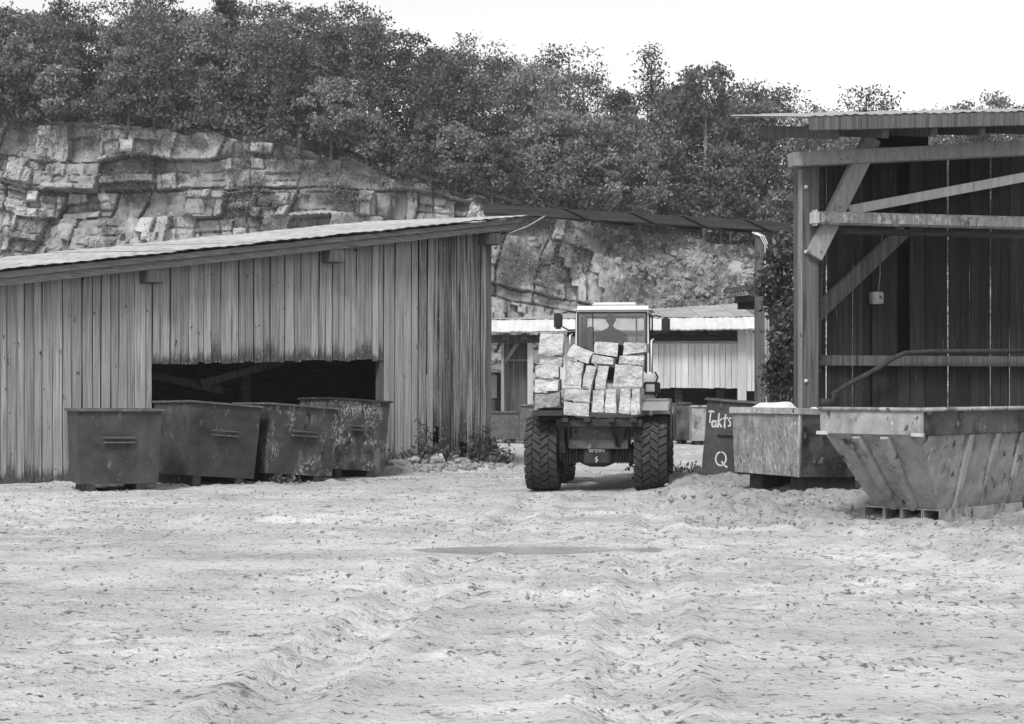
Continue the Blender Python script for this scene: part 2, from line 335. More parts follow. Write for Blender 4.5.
# ------------------------------------------------------------------ CLIFF, HILLSIDE, WOOD
CD = 115.0
TOPX = [-400, -100, 139, 250, 340, 400, 480, 540, 640, 700, 790, 1024, 1400]
TOPY = [118, 116, 122, 136, 154, 174, 194, 212, 222, 228, 240, 256, 270]
def cliff_top(X): return EYE+(HOR-np.interp(X/CD*F_PX+512, TOPX, TOPY))/F_PX*CD
def jcell(t, seed, amp=.38):
    """irregular 1-D cells: index and distance to the nearer edge"""
    i = np.floor(t); lo = i+amp*(_h(i, i*0+seed)-.5)*2; hi = i+1+amp*(_h(i+1, i*0+seed)-.5)*2
    j = np.where(t < lo, i-1, np.where(t >= hi, i+1, i))
    lo = j+amp*(_h(j, j*0+seed)-.5)*2; hi = j+1+amp*(_h(j+1, j*0+seed)-.5)*2
    return j, np.minimum(t-lo, hi-t)
def build_cliff():
    xs = np.arange(-52, 52.01, .10); nv = 190
    T = cliff_top(xs)+.5*(fbm(xs*.5, xs*0, 3, 4)-.45)*2
    v = np.linspace(0, 1, nv)[:, None]; X = np.repeat(xs[None], nv, 0); Z = -1+v*(T[None]+1)
    px = X/CD*F_PX+512
    scree = smooth(560, 680, px+40*(fbm(X*.2, Z*.2, 3, 6)-.5)*2)
    wx = 1.1*(fbm(X*.2, Z*.2, 3, 11)-.45)+.10*(fbm(X*.9, Z*.9, 3, 14)-.45); wz = 1.0*(fbm(X*.16+9, Z*.2, 3, 12)-.45)+.08*(fbm(X*.8+5, Z*.8, 3, 15)-.45)
    def es(j, k, sd): return _h(j, k, sd)       # strength of one joint
    dip = .13+.10*np.sin(X*.09+1)
    t = (Z+dip*X+wz*1.5)/2.3; li, le = jcell(t, 5, .45)
    s = (X-.25*Z+wx*1.7+li*2.37)/(2.0+3.2*_h(li, li*0+91)**2); si, se = jcell(s+_h(li, li*0+8)*7, 9, .45)
    h = _h(li*7+3, si, 17); h2 = _h(si, li*5, 23); h3 = _h(si*3+1, li, 29)
    # each block is whole, split along the bed, or split upright
    t2 = (Z+(dip+.06*(h-.5))*X+wz*1.3)/.8+h3*3; l2, e2 = jcell(t2, 61, .42); s2 = (X-.35*(h-.3)*Z+wx*1.4)/1.15+l2*.37*(h > .5)+h*5; k2, f2 = jcell(s2, 62, .42)
    hz = h2 > .38; vz = (h3 > .45)
    hs = _h(l2*hz+li*31, k2*vz+si*17, 71)
    d_bed, d_up = le*2.3, se*3.0
    groove = np.exp(-(d_bed/.07)**2)*smooth(.15, .7, es(np.round(t), si*0, 3)+.35*(vn(X*.3, Z*.3, 7)-.3))+np.exp(-(d_up/.07)**2)*smooth(.25, .8, es(np.round(s+_h(li, li*0+8)*7), li, 4))
    groove = np.clip(groove, 0, 1); g2 = np.clip(np.exp(-(e2*.8/.06)**2)*hz+np.exp(-(f2*1.1/.06)**2)*vz, 0, 1)*smooth(.3, .6, vn(X*.8, Z*.8, 44)+.15)
    cleft = smooth(.60, .70, vn((X-.3*Z+wx)*.20, Z*.04, 47))*.9
    out = 1.5*(h-.5)+.75*(hs-.5)-.40*groove-.14*g2+.8*(h2-.5)*np.clip(se*3, 0, 1.2)+.7*(h3-.6)*np.clip(le*2.3, 0, 1)-cleft
    big = 2.4*(fbm(X*.11, Z*.11, 3, 31)-.47)
    c1, ce = jcell((Z+.3*X+1.2*wz)/.42, 111, .45); c2, cf = jcell((X-.4*Z+1.3*wx)/.55+c1*.43, 112, .45)
    fine = .16*(fbm(X*1.3, Z*1.3, 4, 37)-.47)+.20*(_h(c1, c2, 113)-.5)*smooth(.35, .6, fbm(X*.35, Z*.35, 3, 114))+.10*(vn(X*3.7, Z*3.7, 115)-.5)
    rub = .55*(fbm(X*.9, Z*.9, 4, 57)-.47)+.35*np.clip(vn(X*2.1, Z*2.1, 58)-.5, 0, 1)*2
    prot = big+(1-.75*scree)*out+fine+scree*rub
    lean = .12*Z+scree*.55*Z
    Y = CD+lean-prot
    tone = (.78+.42*h3)*(1+.45*(hs-.5))*(1-.45*groove)*(1-.35*g2*(1-scree))
    veg = smooth(.50, .62, fbm(X*.28+4, Z*.42, 4, 83))
    tone = tone*(1-.45*veg)
    tone = np.where(scree > .5, tone*.5+.42+.25*(vn(X*2.3, Z*2.3, 3)-.5), tone)
    V = np.stack([X, Y, Z], -1).reshape(-1, 3)
    me = npmesh('cliff', V, gridfaces(len(xs), nv), tone.ravel()); me.shade_flat()
    m = pmat('quarry_rock', .17, .35, (.7, .7, .35), 8, .95, .6, 2.2, 0, stains=((.07, (1.4, 1.4, .5), .58, .70), (.36, (2.4, 2.4, 1.6), .62, .70), (.05, (5, 5, 2.5), .61, .68), (.05, (.5, .5, .12), .60, .70)), attr='tone', spec=.1)
    tag(link('cliff', me, m), kind='structure')
    # hillside behind the cliff edge
    hx = np.linspace(-140, 140, 141); hy = np.concatenate([[0], np.linspace(.02, 150, 39)]); HX, HY = np.meshgrid(hx, hy)
    T0 = cliff_top(np.clip(HX, -52, 52)); sc = smooth(560, 680, HX/CD*F_PX+512)
    HZ = T0+.3+HY*.06+4.5*smooth(-3, 20, HY)+1.0*(fbm(HX*.1, HY*.1, 3, 5)-.45)*smooth(0, 6, HY); YY = CD+.12*T0+.55*sc*T0+2.6+HY
    HZ[0] = T0[0]-5
    V = np.stack([HX, YY, HZ], -1).reshape(-1, 3)
    tag(link('hillside', npmesh('hillside', V, gridfaces(141, 40)), pmat('forest_floor', .04, .09, (.5, .5, .5), 6, .95, .4, 3)), kind='structure')
    # shrubs and grass rooted on ledges
    pts = V = np.stack([X, Y, Z, veg, scree], -1).reshape(-1, 5)
    wgt = (.10+pts[:, 3])*(pts[:, 2] > 5)*(.5+.9*smooth(9, 17, pts[:, 2])); wgt /= wgt.sum()
    c = pts[rng.choice(len(pts), 1700, p=wgt)]
    # angular stones lying on the slope
    wg = (pts[:, 4] > .35)*(pts[:, 2] > 4)*(.3+smooth(.4, .6, fbm(pts[:, 0]*.3, pts[:, 2]*.3, 3, 88))); wg = wg/wg.sum(); q = pts[rng.choice(len(pts), 2600, p=wg)]; n = len(q)
    base = np.array([(-1, -1, -1), (1, -1, -1), (1, 1, -1), (-1, 1, -1), (-1, -1, 1), (1, -1, 1), (1, 1, 1), (-1, 1, 1)], float); fc = np.array([(0, 3, 2, 1), (4, 5, 6, 7), (0, 1, 5, 4), (1, 2, 6, 5), (2, 3, 7, 6), (3, 0, 4, 7)])
    r = .05+.26*rng.random(n)**3; B = base[None]*rng.uniform(.55, 1.2, (n, 8, 3))*r[:, None, None]*np.array([1.2, .8, .7])
    a = rng.uniform(0, 6.28, n)[:, None]; b = rng.uniform(-.6, .6, n)[:, None]
    x, y, z = B[..., 0]*np.cos(a)-B[..., 1]*np.sin(a), B[..., 0]*np.sin(a)+B[..., 1]*np.cos(a), B[..., 2]; x, z = x*np.cos(b)-z*np.sin(b), x*np.sin(b)+z*np.cos(b)
    W = np.stack([x+q[:, 0:1], y+q[:, 1:2]-.05, z+q[:, 2:3]], -1).reshape(-1, 3); sm = npmesh('scree', W, (fc[None]+(np.arange(n)*8)[:, None, None]).reshape(-1, 4)); sm.shade_flat()
    tag(link('scree', sm, pmat('scree_stone', .13, .34, (1.5, 1.5, 1.5), 5, .95, .4, 6)), 'broken scree stones strewn over the slope behind the loader', 'scree', kind='stuff')
    top = pts.reshape(nv, len(xs), 5)[-14:].reshape(-1, 5); top = top[rng.choice(len(top), 750)]
    low = pts[(pts[:, 4] > .3) & (pts[:, 2] > 7)]; low = low[rng.choice(len(low), 500)]
    return np.concatenate([c, top, low])
cliff_pts = build_cliff()
def leafcloud(C, per, spread, size, flat=.6, tonelo=.6, tonehi=1.3):
    """quads round cluster centres C (n,3); returns verts, faces, tone"""
    n = len(C); k = n*per; base = np.repeat(C, per, 0)
    sp = np.asarray(spread); sp = np.repeat(sp, per)[:, None] if sp.ndim else sp
    P = base+rng.normal(0, 1, (k, 3))*sp*np.array([1, 1, flat])
    a = rng.normal(0, 1, (k, 3)); a /= np.linalg.norm(a, axis=1)[:, None]; b = rng.normal(0, 1, (k, 3)); b[:, 2] *= .6
    b -= a*(a*b).sum(1)[:, None]; b /= np.linalg.norm(b, axis=1)[:, None]
    sz = size*rng.uniform(.6, 1.4, (k, 1)); a = a*sz; b = b*sz*.55
    V = np.stack([P-a, P+b*.9-a*.1, P+a, P-b*.9+a*.1], 1).reshape(-1, 3)
    tn = np.repeat(np.repeat(rng.uniform(tonelo, tonehi, n), per)*rng.uniform(.8, 1.2, k), 4)
    return V, np.arange(k*4).reshape(-1, 4), tn
class Cloud:
    def __init__(s): s.V = []; s.F = []; s.T = []; s.k = 0
    def add(s, V, Fq, T): s.V.append(V); s.F.append(Fq+s.k); s.T.append(T); s.k += len(V)
    def mesh(s, name): return npmesh(name, np.concatenate(s.V), np.concatenate(s.F), np.concatenate(s.T))
def crown_pts(kind, h, r, n):
    """cluster centres of a crown standing on z=0 with height h and radius r"""
    u = rng.random(n); th = rng.uniform(0, 2*math.pi, n)
    if kind == 'fir':
        z = .12+.88*u**.8; rad = r*(1.02-z)*rng.uniform(.45, 1.05, n)*(.75+.25*np.cos(z*40))
    else:
        z = .22+.78*u; prof = np.sqrt(np.clip(1-((z-.58)/.45)**2, .03, 1)); lob = 1+.28*np.sin(th*3+z*9+rng.random()*6)+.15*np.sin(th*5-z*14)
        rad = r*prof*lob*rng.uniform(.35, 1.0, n)**.5
    return np.stack([rad*np.cos(th), rad*np.sin(th), z*h], 1)
def trunk_mb(mb, p, h, r, lean=0):
    mb.tube([(p[0], p[1], p[2]-.4), (p[0]+lean*.3, p[1], p[2]+h*.4), (p[0]+lean, p[1], p[2]+h*.92)], [r, r*.75, r*.2], 7)
def build_wood():
    cl = Cloud(); tr = MB()
    cl.add(*leafcloud(cliff_pts[:, :3]+np.array([0, -.1, .1]), 34, .24, .075, .7, .8, 1.7))
    rows = [(.3, 2.6, 15), (3.5, 3.6, 15), (8, 4.2, 15), (14, 5, 13), (22, 7, 12), (32, 8.5, 12)]
    for (off, step, n) in rows:
        x = -62+rng.uniform(0, step)
        while x < 62:
            X = x+rng.uniform(-1.5, 1.5); T0 = float(cliff_top(np.clip(X, -52, 52))); pxx = X/CD*F_PX+512
            sc = float(smooth(560, 680, np.array(pxx)))
            oy = off+rng.uniform(-1, 1.5); Y = CD+.12*T0+.55*sc*T0-.6+oy; z = T0+oy*.06-.2+4.5*float(smooth(-3, 20, np.array(oy)))
            fir = rng.random() < .16; h = rng.uniform(6.5, 10)*(1.2 if fir else 1)*(.82 if pxx < 330 else 1.0)*(rng.uniform(.35, .75) if off < 1 else 1)
            r = h*(rng.uniform(.26, .33) if fir else rng.uniform(.27, .36))
            C = crown_pts('fir' if fir else 'dec', h, r, int(95 if off < 12 else 60))+np.array([X, Y, z])
            t = rng.uniform(.55, 1.4)*(.75 if fir else 1)*(1.3 if off < 4 else 1)
            cl.add(*leafcloud(C, 50, r*.15+.05, .14, .55, .7*t, 1.25*t)); trunk_mb(tr, (X, Y, z), h, .02*h)
            x += step*rng.uniform(.7, 1.2)
        # undergrowth filling the ground between the stems
    U = []
    for k in range(2200):
        X = rng.uniform(-58, 58); oy = rng.uniform(0, 14); T0 = float(cliff_top(np.clip(X, -52, 52))); sc = float(smooth(560, 680, np.array(X/CD*F_PX+512)))
        U.append((X, CD+.12*T0+.55*sc*T0-.8+oy, T0+oy*.06+4.5*float(smooth(-3, 20, np.array(oy)))+rng.uniform(0, 1.6)))
    cl.add(*leafcloud(np.array(U), 26, .5, .17, .6, .6, 1.25))
    me = cl.mesh('wood'); o = link('woodland', me, M['leaf'])
    tag(o, 'dense hazy wood of mixed trees and scrub above the quarry cliff', 'woodland', kind='stuff')
    tr.build('trunk', M['stem'], o)['kind'] = 'stuff'
build_wood()
def edge_tree(px, base_py, d, h, r, kind, tr_r, label, mat, clear=.0, tone=1.0, n=90, bark='bark'):
    for _ in range(4):
        X = (px-512)/F_PX*d; T0 = float(cliff_top(X)); sc = float(smooth(560, 680, np.array(X/CD*F_PX+512))); d = CD+.12*T0+.55*sc*T0+.6
    Y = d; z = T0+.3; t = empty('tree', (X, Y, z))
    tag(t, label, 'tree')
    mb = MB(); trunk_mb(mb, (0, 0, -1), h+1, tr_r, .2)
    for k in range(9):
        a = k*2.4; zz = h*(clear+(1-clear)*(.15+.08*k)); L = r*(.8-.05*k)
        mb.tube([(0, 0, zz), (math.cos(a)*L*.6, math.sin(a)*L*.6, zz+.35*L), (math.cos(a)*L, math.sin(a)*L, zz+.5*L)], [tr_r*.35, tr_r*.2, .02], 5)
    mb.build('trunk', M[bark], t, smooth=True)
    C = crown_pts(kind, h*(1-clear), r, n)+np.array([0, 0, h*clear]); c = Cloud(); c.add(*leafcloud(C, 24, r*.15, .19, .6, .7*tone, 1.25*tone))
    link('crown', c.mesh('crown'), mat, t)
edge_tree(704, 232, 117.5, 12, 2.2, 'dec', .19, 'tall tree with bare pale trunk at the wood edge above the beam', M['leaf'], .55)
edge_tree(668, 238, 118, 6.3, 1.9, 'fir', .08, 'young pale bushy conifer in front of the dark wood', M['leaf_pale'], 0, 1.15)
edge_tree(730, 246, 118.5, 6.2, 2.1, 'dec', .08, 'rounded pale sapling right of the bare trunk, near the barn', M['leaf_pale'], .05, 1.0)
edge_tree(590, 232, 117, 6.0, 2.3, 'dec', .09, 'light bushy tree over the middle of the wrapped beam', M['leaf_pale'], .02, .9)

# ------------------------------------------------------------------ LEFT TIMBER SHED
SH = Frame(-7.35, 34.5, 36.04)
def board(parent, x0, x1, y, th, z0, z1, mat, name='board', skew=0.0, botcut=0.0):
    """one plank with slightly irregular edges; origin at its foot"""
    xm = (x0+x1)/2; hw = (x1-x0)/2; n = 3; mb = MB(); v = []
    for i in range(n+1):
        t = i/n; z = (z1-z0)*t; jl, jr = random.uniform(-.006, .006), random.uniform(-.006, .006); off = skew*t; wob = random.uniform(-.004, .004)
        zz0 = z-(botcut if i == 0 else 0)*random.random()
        v += [(-hw+jl+off, wob, zz0), (hw+jr+off, wob, z), (hw+jr+off, wob+th, z), (-hw+jl+off, wob+th, zz0)]
    f = [(3, 2, 1, 0), (4*n, 4*n+1, 4*n+2, 4*n+3)]
    for i in range(n):
        for k in range(4): f.append((i*4+k, i*4+(k+1) % 4, (i+1)*4+(k+1) % 4, (i+1)*4+k))
    mb.add(v, f); return mb.build(name, mat, parent, (xm, y, z0))
def timber_shed():
    t = SH.root('timber_shed'); tag(t, 'long weathered grey board shed with sloping roof and dark open bay', 'shed')
    xo0 = SH.xz(152, 363)[0]; xo1 = SH.xz(381, 359)[0]; xe = SH.xz(486, 300)[0]
    ztop = lambda x: 4.24+.139*x
    zop = lambda x: 2.29+.022*x
    x = -3.4; i = 0; hole = [SH.xz(p, 350)[0] for p in (425, 462)]
    while x < xe-.05:
        wd = random.uniform(.13, .23); x1 = min(x+wd, xe)
        if xe-x1 < .1: x1 = xe
        for edge in (xo0, xo1):
            if x < edge < x1: x1 = edge if edge-x > .08 else x1
        xm = (x+x1)/2; proud = (i % 2)*.022; gap = random.choice((.006, .010, .016)); 
        if xo0 < xm < xo1:
            z0 = zop(xm)+random.uniform(-.03, .02); zs = z0+random.uniform(.35, .75)
            board(t, x+gap, x1-gap/2, -proud, .022, z0, ztop(xm), M['board'])
        else:
            z0 = .02 if xm < xo0 else gz(*SH.w(xm, 0)[:2])-.05; sk = 0; mt = M['board'] if xm < xo0 or random.random() > .35+.75*(xm-xo1)/(xe-xo1) else M['board_rot']
            if abs(xm-hole[0]) < .12: gap = .025; sk = .03
            if abs(xm-hole[1]) < .10: z0 = .62
            if abs(xm-hole[0]-.25) < .11: z0 = .95; 
            if mt is M['board_rot']:
                zc = z0 + (ztop(xm)-z0)*random.uniform(.5, .62)
            board(t, x+gap, x1-gap/2, -proud, .022, z0, ztop(xm), mt, skew=sk)
        x = x1; i += 1
    # damp, flaking strip of short boards nailed along the bay's upper edge
    mb = MB(); mb.bar((xo0-.05, .06, zop(xo0)+.10), (xo1+.05, .06, zop(xo1)+.10), .08, .16); mb.build('lintel', M['dark_wood'], t)
    for px in (146, 384): 
        xx = SH.xz(px, 380)[0]; mb = MB(); mb.box(xx-.09, xx+.09, .03, .2, -.1, ztop(xx)); mb.build('post', M['post_wood'], t)
    mb = MB(); mb.box(xe-.02, xe+.13, -.03, .12, -.1, ztop(xe)); mb.build('corner_post', M['post_wood'], t)
    # torn plank hanging in the hole
    board(t, hole[0]+.10, hole[0]+.22, .03, .02, .75, 2.1, M['pale_board'], 'loose_board', skew=-.08)
    # carcass: back and side walls, floor joists and dim timbers inside
    D = 6.2
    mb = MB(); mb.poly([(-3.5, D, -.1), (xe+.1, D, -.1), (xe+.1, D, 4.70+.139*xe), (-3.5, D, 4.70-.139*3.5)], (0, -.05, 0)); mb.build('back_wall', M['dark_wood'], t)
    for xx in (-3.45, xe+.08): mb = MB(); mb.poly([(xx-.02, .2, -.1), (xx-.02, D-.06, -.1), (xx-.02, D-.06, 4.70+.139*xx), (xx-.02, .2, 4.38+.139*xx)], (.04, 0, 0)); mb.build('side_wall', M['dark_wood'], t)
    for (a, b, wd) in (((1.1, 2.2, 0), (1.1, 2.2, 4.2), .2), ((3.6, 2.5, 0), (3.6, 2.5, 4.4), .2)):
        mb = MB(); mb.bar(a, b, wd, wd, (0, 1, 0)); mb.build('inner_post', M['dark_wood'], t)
    for (a, b) in (((2.2, 1.8, 1.9), (5.0, 1.9, 2.6)), ((.2, 2.4, 2.3), (3, 2.4, 1.75))):
        mb = MB(); mb.bar(a, b, .14, .16); mb.build('inner_beam', M['post_wood'], t)
    # roof: purlin ends, fascia boards, sheets
    zr = lambda x, b: 4.41+.139*x+.055*(b+.5)
    for px in (147, 328, 484):
        xx = SH.xz(px, 270)[0]; z1 = zr(xx, -.5)-.30
        if px == 484: xx += .02
        mb = MB(); mb.box(xx-.17, xx+.17, -.42, .0, z1-.26, z1, .012); mb.build('purlin_end', M['post_wood'], t)
    X0, X1 = -3.6, SH.xz(529, 215, -.5)[0]
    mb = MB(); mb.poly([(X0, -.40, zr(X0, -.5)-.30), (X1-.35, -.40, zr(X1-.35, -.5)-.27), (X1-.12, -.40, zr(X1-.12, -.5)-.05), (X0, -.40, zr(X0, -.5)-.12)], (0, .05, 0)); mb.build('fascia', M['beam_wood'], t)
    mb = MB(); mb.poly([(X0, -.47, zr(X0, -.5)-.155), (X1-.2, -.47, zr(X1-.2, -.5)-.125), (X1-.1, -.47, zr(X1-.1, -.5)-.035), (X0, -.47, zr(X0, -.5)-.035)], (0, .05, 0)); mb.build('fascia', M['beam_wood'], t)
    n = 15; wd = (X1-X0)/n
    for k in range(n):
        a = X0+k*wd; b = a+wd+.06; mb = MB(); lift = .012*(k % 2)+random.uniform(0, .014); rip = 6; v = []; ys = np.linspace(-.56, D+.3, 5)
        for yy in ys:
            for q in range(rip+1):
                xx = a+(b-a)*q/rip; v.append((xx, yy+random.uniform(-.03, .03)*(yy < 0), zr(xx, yy)+lift+.016*(q % 2)))
        f = [(r*(rip+1)+q, r*(rip+1)+q+1, (r+1)*(rip+1)+q+1, (r+1)*(rip+1)+q) for r in range(4) for q in range(rip)]
        m2 = MB(); m2.add(v, f); m2.add([(p[0], p[1], p[2]-.022) for p in v], f); m2.build('roof_sheet', M['rot_tin'], t)
    return zr
zr = timber_shed()

# ------------------------------------------------------------------ WRAPPED BEAM ACROSS THE GAP, ITS POST
BD = 41.0
def wrapped_beam():
    F0 = Frame(at(484, BD)[0], BD, 0); t = F0.root('overhead_beam'); tag(t, 'dark timber beam spanning the gap with cable wound round it', 'beam')
    a = F0.p(484, 209.2); b = F0.p(790, 228); mb = MB(); n = 14; 
    mb.bar(a, b, .22, .235, bev=.02); mb.build('timber', pmat('tarred_beam', .022, .055, (1.2, 30, 30), 7, .85, .3, 50, stains=((.10, (1.5, 24, 24), .62, .70),)), t)
    ax = (b-a).normalized(); up = Vector((0, 0, 1)); pts = []
    for px0 in (566, 633, 684, 747):       # each turn: down the front face on a slant, then along below
        q = F0.p(px0, 209+(px0-484)*18.8/306); loop = [q+up*.02+Vector((-.35, .13, .12)), q+Vector((-.22, -.02, .145)), q+Vector((0, -.13, .11)), q+ax*.45+Vector((0, -.135, -.08)), q+ax*.62+Vector((0, -.125, -.135)), q+ax*1.1+Vector((0, -.02, -.15)), q+ax*1.6+Vector((0, .1, -.14))]
        mb = MB(); mb.tube(loop, .022, 6); mb.build('cable', M['cable'], t, smooth=True)
    mb = MB(); mb.tube([a+ax*.9+Vector((0, -.12, -.13)), F0.p(533, 222, -.1), F0.p(520, 229, -.2), F0.p(505, 233, -.3), F0.p(492, 236, -.4)], .025, 6); mb.build('cable', M['cable'], t, smooth=True)
    mb = MB(); mb.tube([F0.p(545, 216, -.14), F0.p(528, 226, -.2), F0.p(505, 235, -.3)], .014, 6); mb.build('pale_cable', M['steel'], t, smooth=True)
    # block the beam's near end rests on
    zx = F0.p(500, 216)
    mb = MB(); mb.box(.05, .35, -.1, .1, zx.z-.55, a.z-.13); mb.build('bearing_block', M['dark_wood'], t)
    F1 = Frame(at(760, BD)[0], BD, 0); p = F1.root('timber_post'); tag(p, 'slim dark post holding the beam end, pale cables down its side', 'post')
    q0 = F1.p(755, 234); q1 = F1.p(765, 234)
    mb = MB(); mb.box(q0.x, q1.x, -.11, .11, -.1, q0.z-.03, .01); mb.build('shaft', M['post_wood'], p)
    for j, dx in enumerate((.05, .09, .13)):
        mb = MB(); mb.tube([F1.p(752+j*2, 232.5, -.14), F1.p(760+j*2, 236, -.16), (q1.x+dx-.07, -.14, F1.p(0, 246)[2]), (q1.x+dx-.06, -.13, F1.p(0, 300)[2]), (q1.x+dx-.07, -.13, F1.p(0, 398)[2])], .014, 6); mb.build('pale_cable', M['cable_white'], p, smooth=True)
wrapped_beam()

# ------------------------------------------------------------------ SMALL LEAN-TO BY THE POST
def lean_to():
    Fh = Frame(at(766, 42.2)[0], 42.2, 0); t = Fh.root('lean_to_hut'); tag(t, 'small dark plank hut with thin sloping board roof behind the ivy', 'hut')
    x = Fh.xz(767, 300)[0]; i = 0
    while x < Fh.xz(806, 300)[0]:
        wd = random.uniform(.16, .24); board(t, x, x+wd-.01, 0, .03, -.05, Fh.xz(0, 300)[1], M['post_wood']); x += wd
    zz = Fh.xz(0, 300)[1]
    for k in range(4):
        y0 = -.9+k*.55; a = Fh.p(726, 291.5, y0); b = Fh.p(800, 282, y0); mb = MB(); mb.bar((a.x, y0+.27, a.z+.02*k), (b.x, y0+.27, b.z+.02*k), .53, .04); mb.build('roof_board', M['post_wood'], t)
    a = Fh.p(735, 297, -.5); b = Fh.p(800, 290, -.5); mb = MB(); mb.bar((a.x, -.5, a.z-.06), (b.x, -.5, b.z-.06), .12, .14); mb.build('rafter', M['dark_wood'], t)
    mb = MB(); a = Fh.p(738, 301, .1); mb.box(a.x, a.x+.7, .05, .2, a.z-.2, a.z+.05); mb.build('bracket', M['dark_wood'], t)
    mb = MB(); a = Fh.p(772, 330, -.1); mb.box(a.x, a.x+.2, -.12, -.005, a.z-.45, a.z, .01); mb.build('meter_box', M['plastic'], t)
lean_to()

# ------------------------------------------------------------------ FAR OPEN SHED (behind the loader)
FS = Frame(0, 58.0, 0)
def far_shed():
    t = FS.root('open_shed'); tag(t, 'long low shed with pale tin roof and pale board cladding behind the loader', 'shed')
    X0, X1 = FS.xz(470, 0)[0], FS.xz(757, 0)[0]
    # white eave sheets
    n = 22; wd = (X1-X0)/n
    for k in range(n):
        a = X0+k*wd; mb = MB(); rip = 4; v = []
        for r, (yy, y_px) in enumerate(((-.75, 332.5), (.35, 321))):
            for q in range(rip+1):
                xx = a+(wd+.03)*q/rip; fr = (xx-X0)/(X1-X0); zz = FS.xz(0, y_px-3.5*fr, yy)[1]; v.append((xx, yy, zz+.015*(q % 2)+.012*(k % 2)))
        f = [(q, q+1, rip+2+q, rip+1+q) for q in range(rip)]; mb.add(v, f); mb.add([(p[0], p[1], p[2]-.03) for p in v], f)
        mb.build('eave_sheet', M['white_tin'], t)
    # grey upper roof rising behind
    n = 16; wd = (X1-X0)/n
    for k in range(n):
        a = X0+k*wd; mb = MB(); rip = 6; v = []
        for r in range(2):
            for q in range(rip+1):
                xx = a+(wd+.03)*q/rip; fr = (xx-X0)/(X1-X0)
                yy = .36 if r == 0 else 5.5; py = (320.5-3.5*fr) if r == 0 else (320.5-16.5*fr)
                v.append((xx, yy, FS.xz(0, py, yy)[1]+.018*(q % 2)+.015*(k % 2)))
        f = [(q, q+1, rip+2+q, rip+1+q) for q in range(rip)]; mb.add(v, f); mb.add([(p[0], p[1], p[2]-.03) for p in v], f)
        mb.build('roof_sheet', M['grey_tin'], t)
    zb0 = FS.xz(0, 343)[1]; ze = FS.xz(0, 333.5)[1]
    mb = MB(); mb.box(X0, FS.xz(556, 0)[0], -.1, .08, zb0, ze-.05); mb.build('eave_beam', M['post_wood'], t)
    for px in (506, 524, 541): xx = FS.xz(px, 0)[0]; mb = MB(); mb.box(xx-.1, xx+.1, -.5, -.1, zb0+.1, ze-.02); mb.build('rafter_end', M['post_wood'], t)
    # plank partition
    x = FS.xz(503, 0)[0]
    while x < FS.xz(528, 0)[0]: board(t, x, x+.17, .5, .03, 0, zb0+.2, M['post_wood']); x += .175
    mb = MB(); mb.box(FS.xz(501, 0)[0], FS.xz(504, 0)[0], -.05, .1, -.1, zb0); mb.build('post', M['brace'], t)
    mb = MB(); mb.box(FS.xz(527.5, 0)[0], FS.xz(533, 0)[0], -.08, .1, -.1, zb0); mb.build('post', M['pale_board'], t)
    a, b = FS.p(505, 362, .2), FS.p(517, 344, .2); mb = MB(); mb.bar(a, b, .1, .12); mb.build('brace', M['brace'], t)
    mb = MB(); mb.box(FS.xz(503, 0)[0], FS.xz(528, 0)[0], .44, .498, FS.xz(0, 360)[1]-.03, FS.xz(0, 360)[1]+.03); mb.build('rail', M['brace'], t)
    # right-hand cladding
    zt, zl = FS.xz(0, 342.5)[1], FS.xz(0, 388)[1]; x = FS.xz(640, 0)[0]; xe = FS.xz(738, 0)[0]
    while x < xe-.05:
        wd = random.uniform(.17, .24); board(t, x, min(x+wd, xe)-.012, 0, .03, zl+random.uniform(-.02, .02), zt, M['pale_board']); x += wd
    x = FS.xz(560, 0)[0]  # added pale boards, a lighter backdrop seen through the cab behind the driver
    while x < FS.xz(641, 0)[0]-.05: board(t, x, x+.19, 0, .03, zl, ze-.1, M['pale_board']); x += .20
    x = FS.xz(746, 0)[0]
    while x < X1-.1:
        wd = .2; board(t, x, x+wd-.012, 0, .03, zl-.1, ze, M['pale_board']); x += wd
    mb = MB(); mb.box(FS.xz(737.5, 0)[0], FS.xz(746, 0)[0], -.09, .09, -.1, FS.xz(0, 331)[1]); mb.build('post', M['pale_board'], t)
    z1 = FS.xz(0, 331)[1]
    mb = MB(); mb.box(FS.xz(640, 0)[0], xe, .25, .30, zt-.1, z1+.3); mb.build('eave_gap_shade', M['dark_wood'], t)  # dark sheet stands in for the shade in the gap under the eave
    mb = MB(); mb.box(FS.xz(640, 0)[0], xe, -.06, .05, zt-.02, zt+.05); mb.build('sill', M['beam_wood'], t)
    for px in (660, 690, 713): xx = FS.xz(px, 0)[0]; mb = MB(); mb.box(xx-.22, xx+.22, -.3, .2, z1-.12, z1+.1, .02); mb.build('rafter_end', M['dark_wood'], t)
    for px in (680, 722): xx = FS.xz(px, 0)[0]; mb = MB(); mb.box(xx-.12, xx+.12, .4, .6, -.1, zt); mb.build('inner_post', M['dark_wood'], t)
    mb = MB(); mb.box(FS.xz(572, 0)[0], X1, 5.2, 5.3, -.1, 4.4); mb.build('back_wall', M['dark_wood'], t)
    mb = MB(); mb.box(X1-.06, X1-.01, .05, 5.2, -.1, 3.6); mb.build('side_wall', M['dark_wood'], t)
    # thing-like pieces in and round it
    # gabled hutch beyond
    F2 = Frame(at(494, 62.5)[0], 62.5, 0); h = F2.root('small_gabled_hutch'); tag(h, 'small dark gabled hutch beyond the plank partition', 'hutch')
    a = F2.p(487, 408); b = F2.p(501.5, 372); mb = MB(); mb.box(a.x, b.x, 0, 1.2, -.1, b.z); mb.build('wall', M['post_wood'], h)
    mb = MB(); mb.box(b.x-.22, b.x-.02, -.03, .0, -.1, b.z-.05); mb.build('doorway_shade', M['dark'], h)  # dark slab on the solid wall paints the shade of an opening
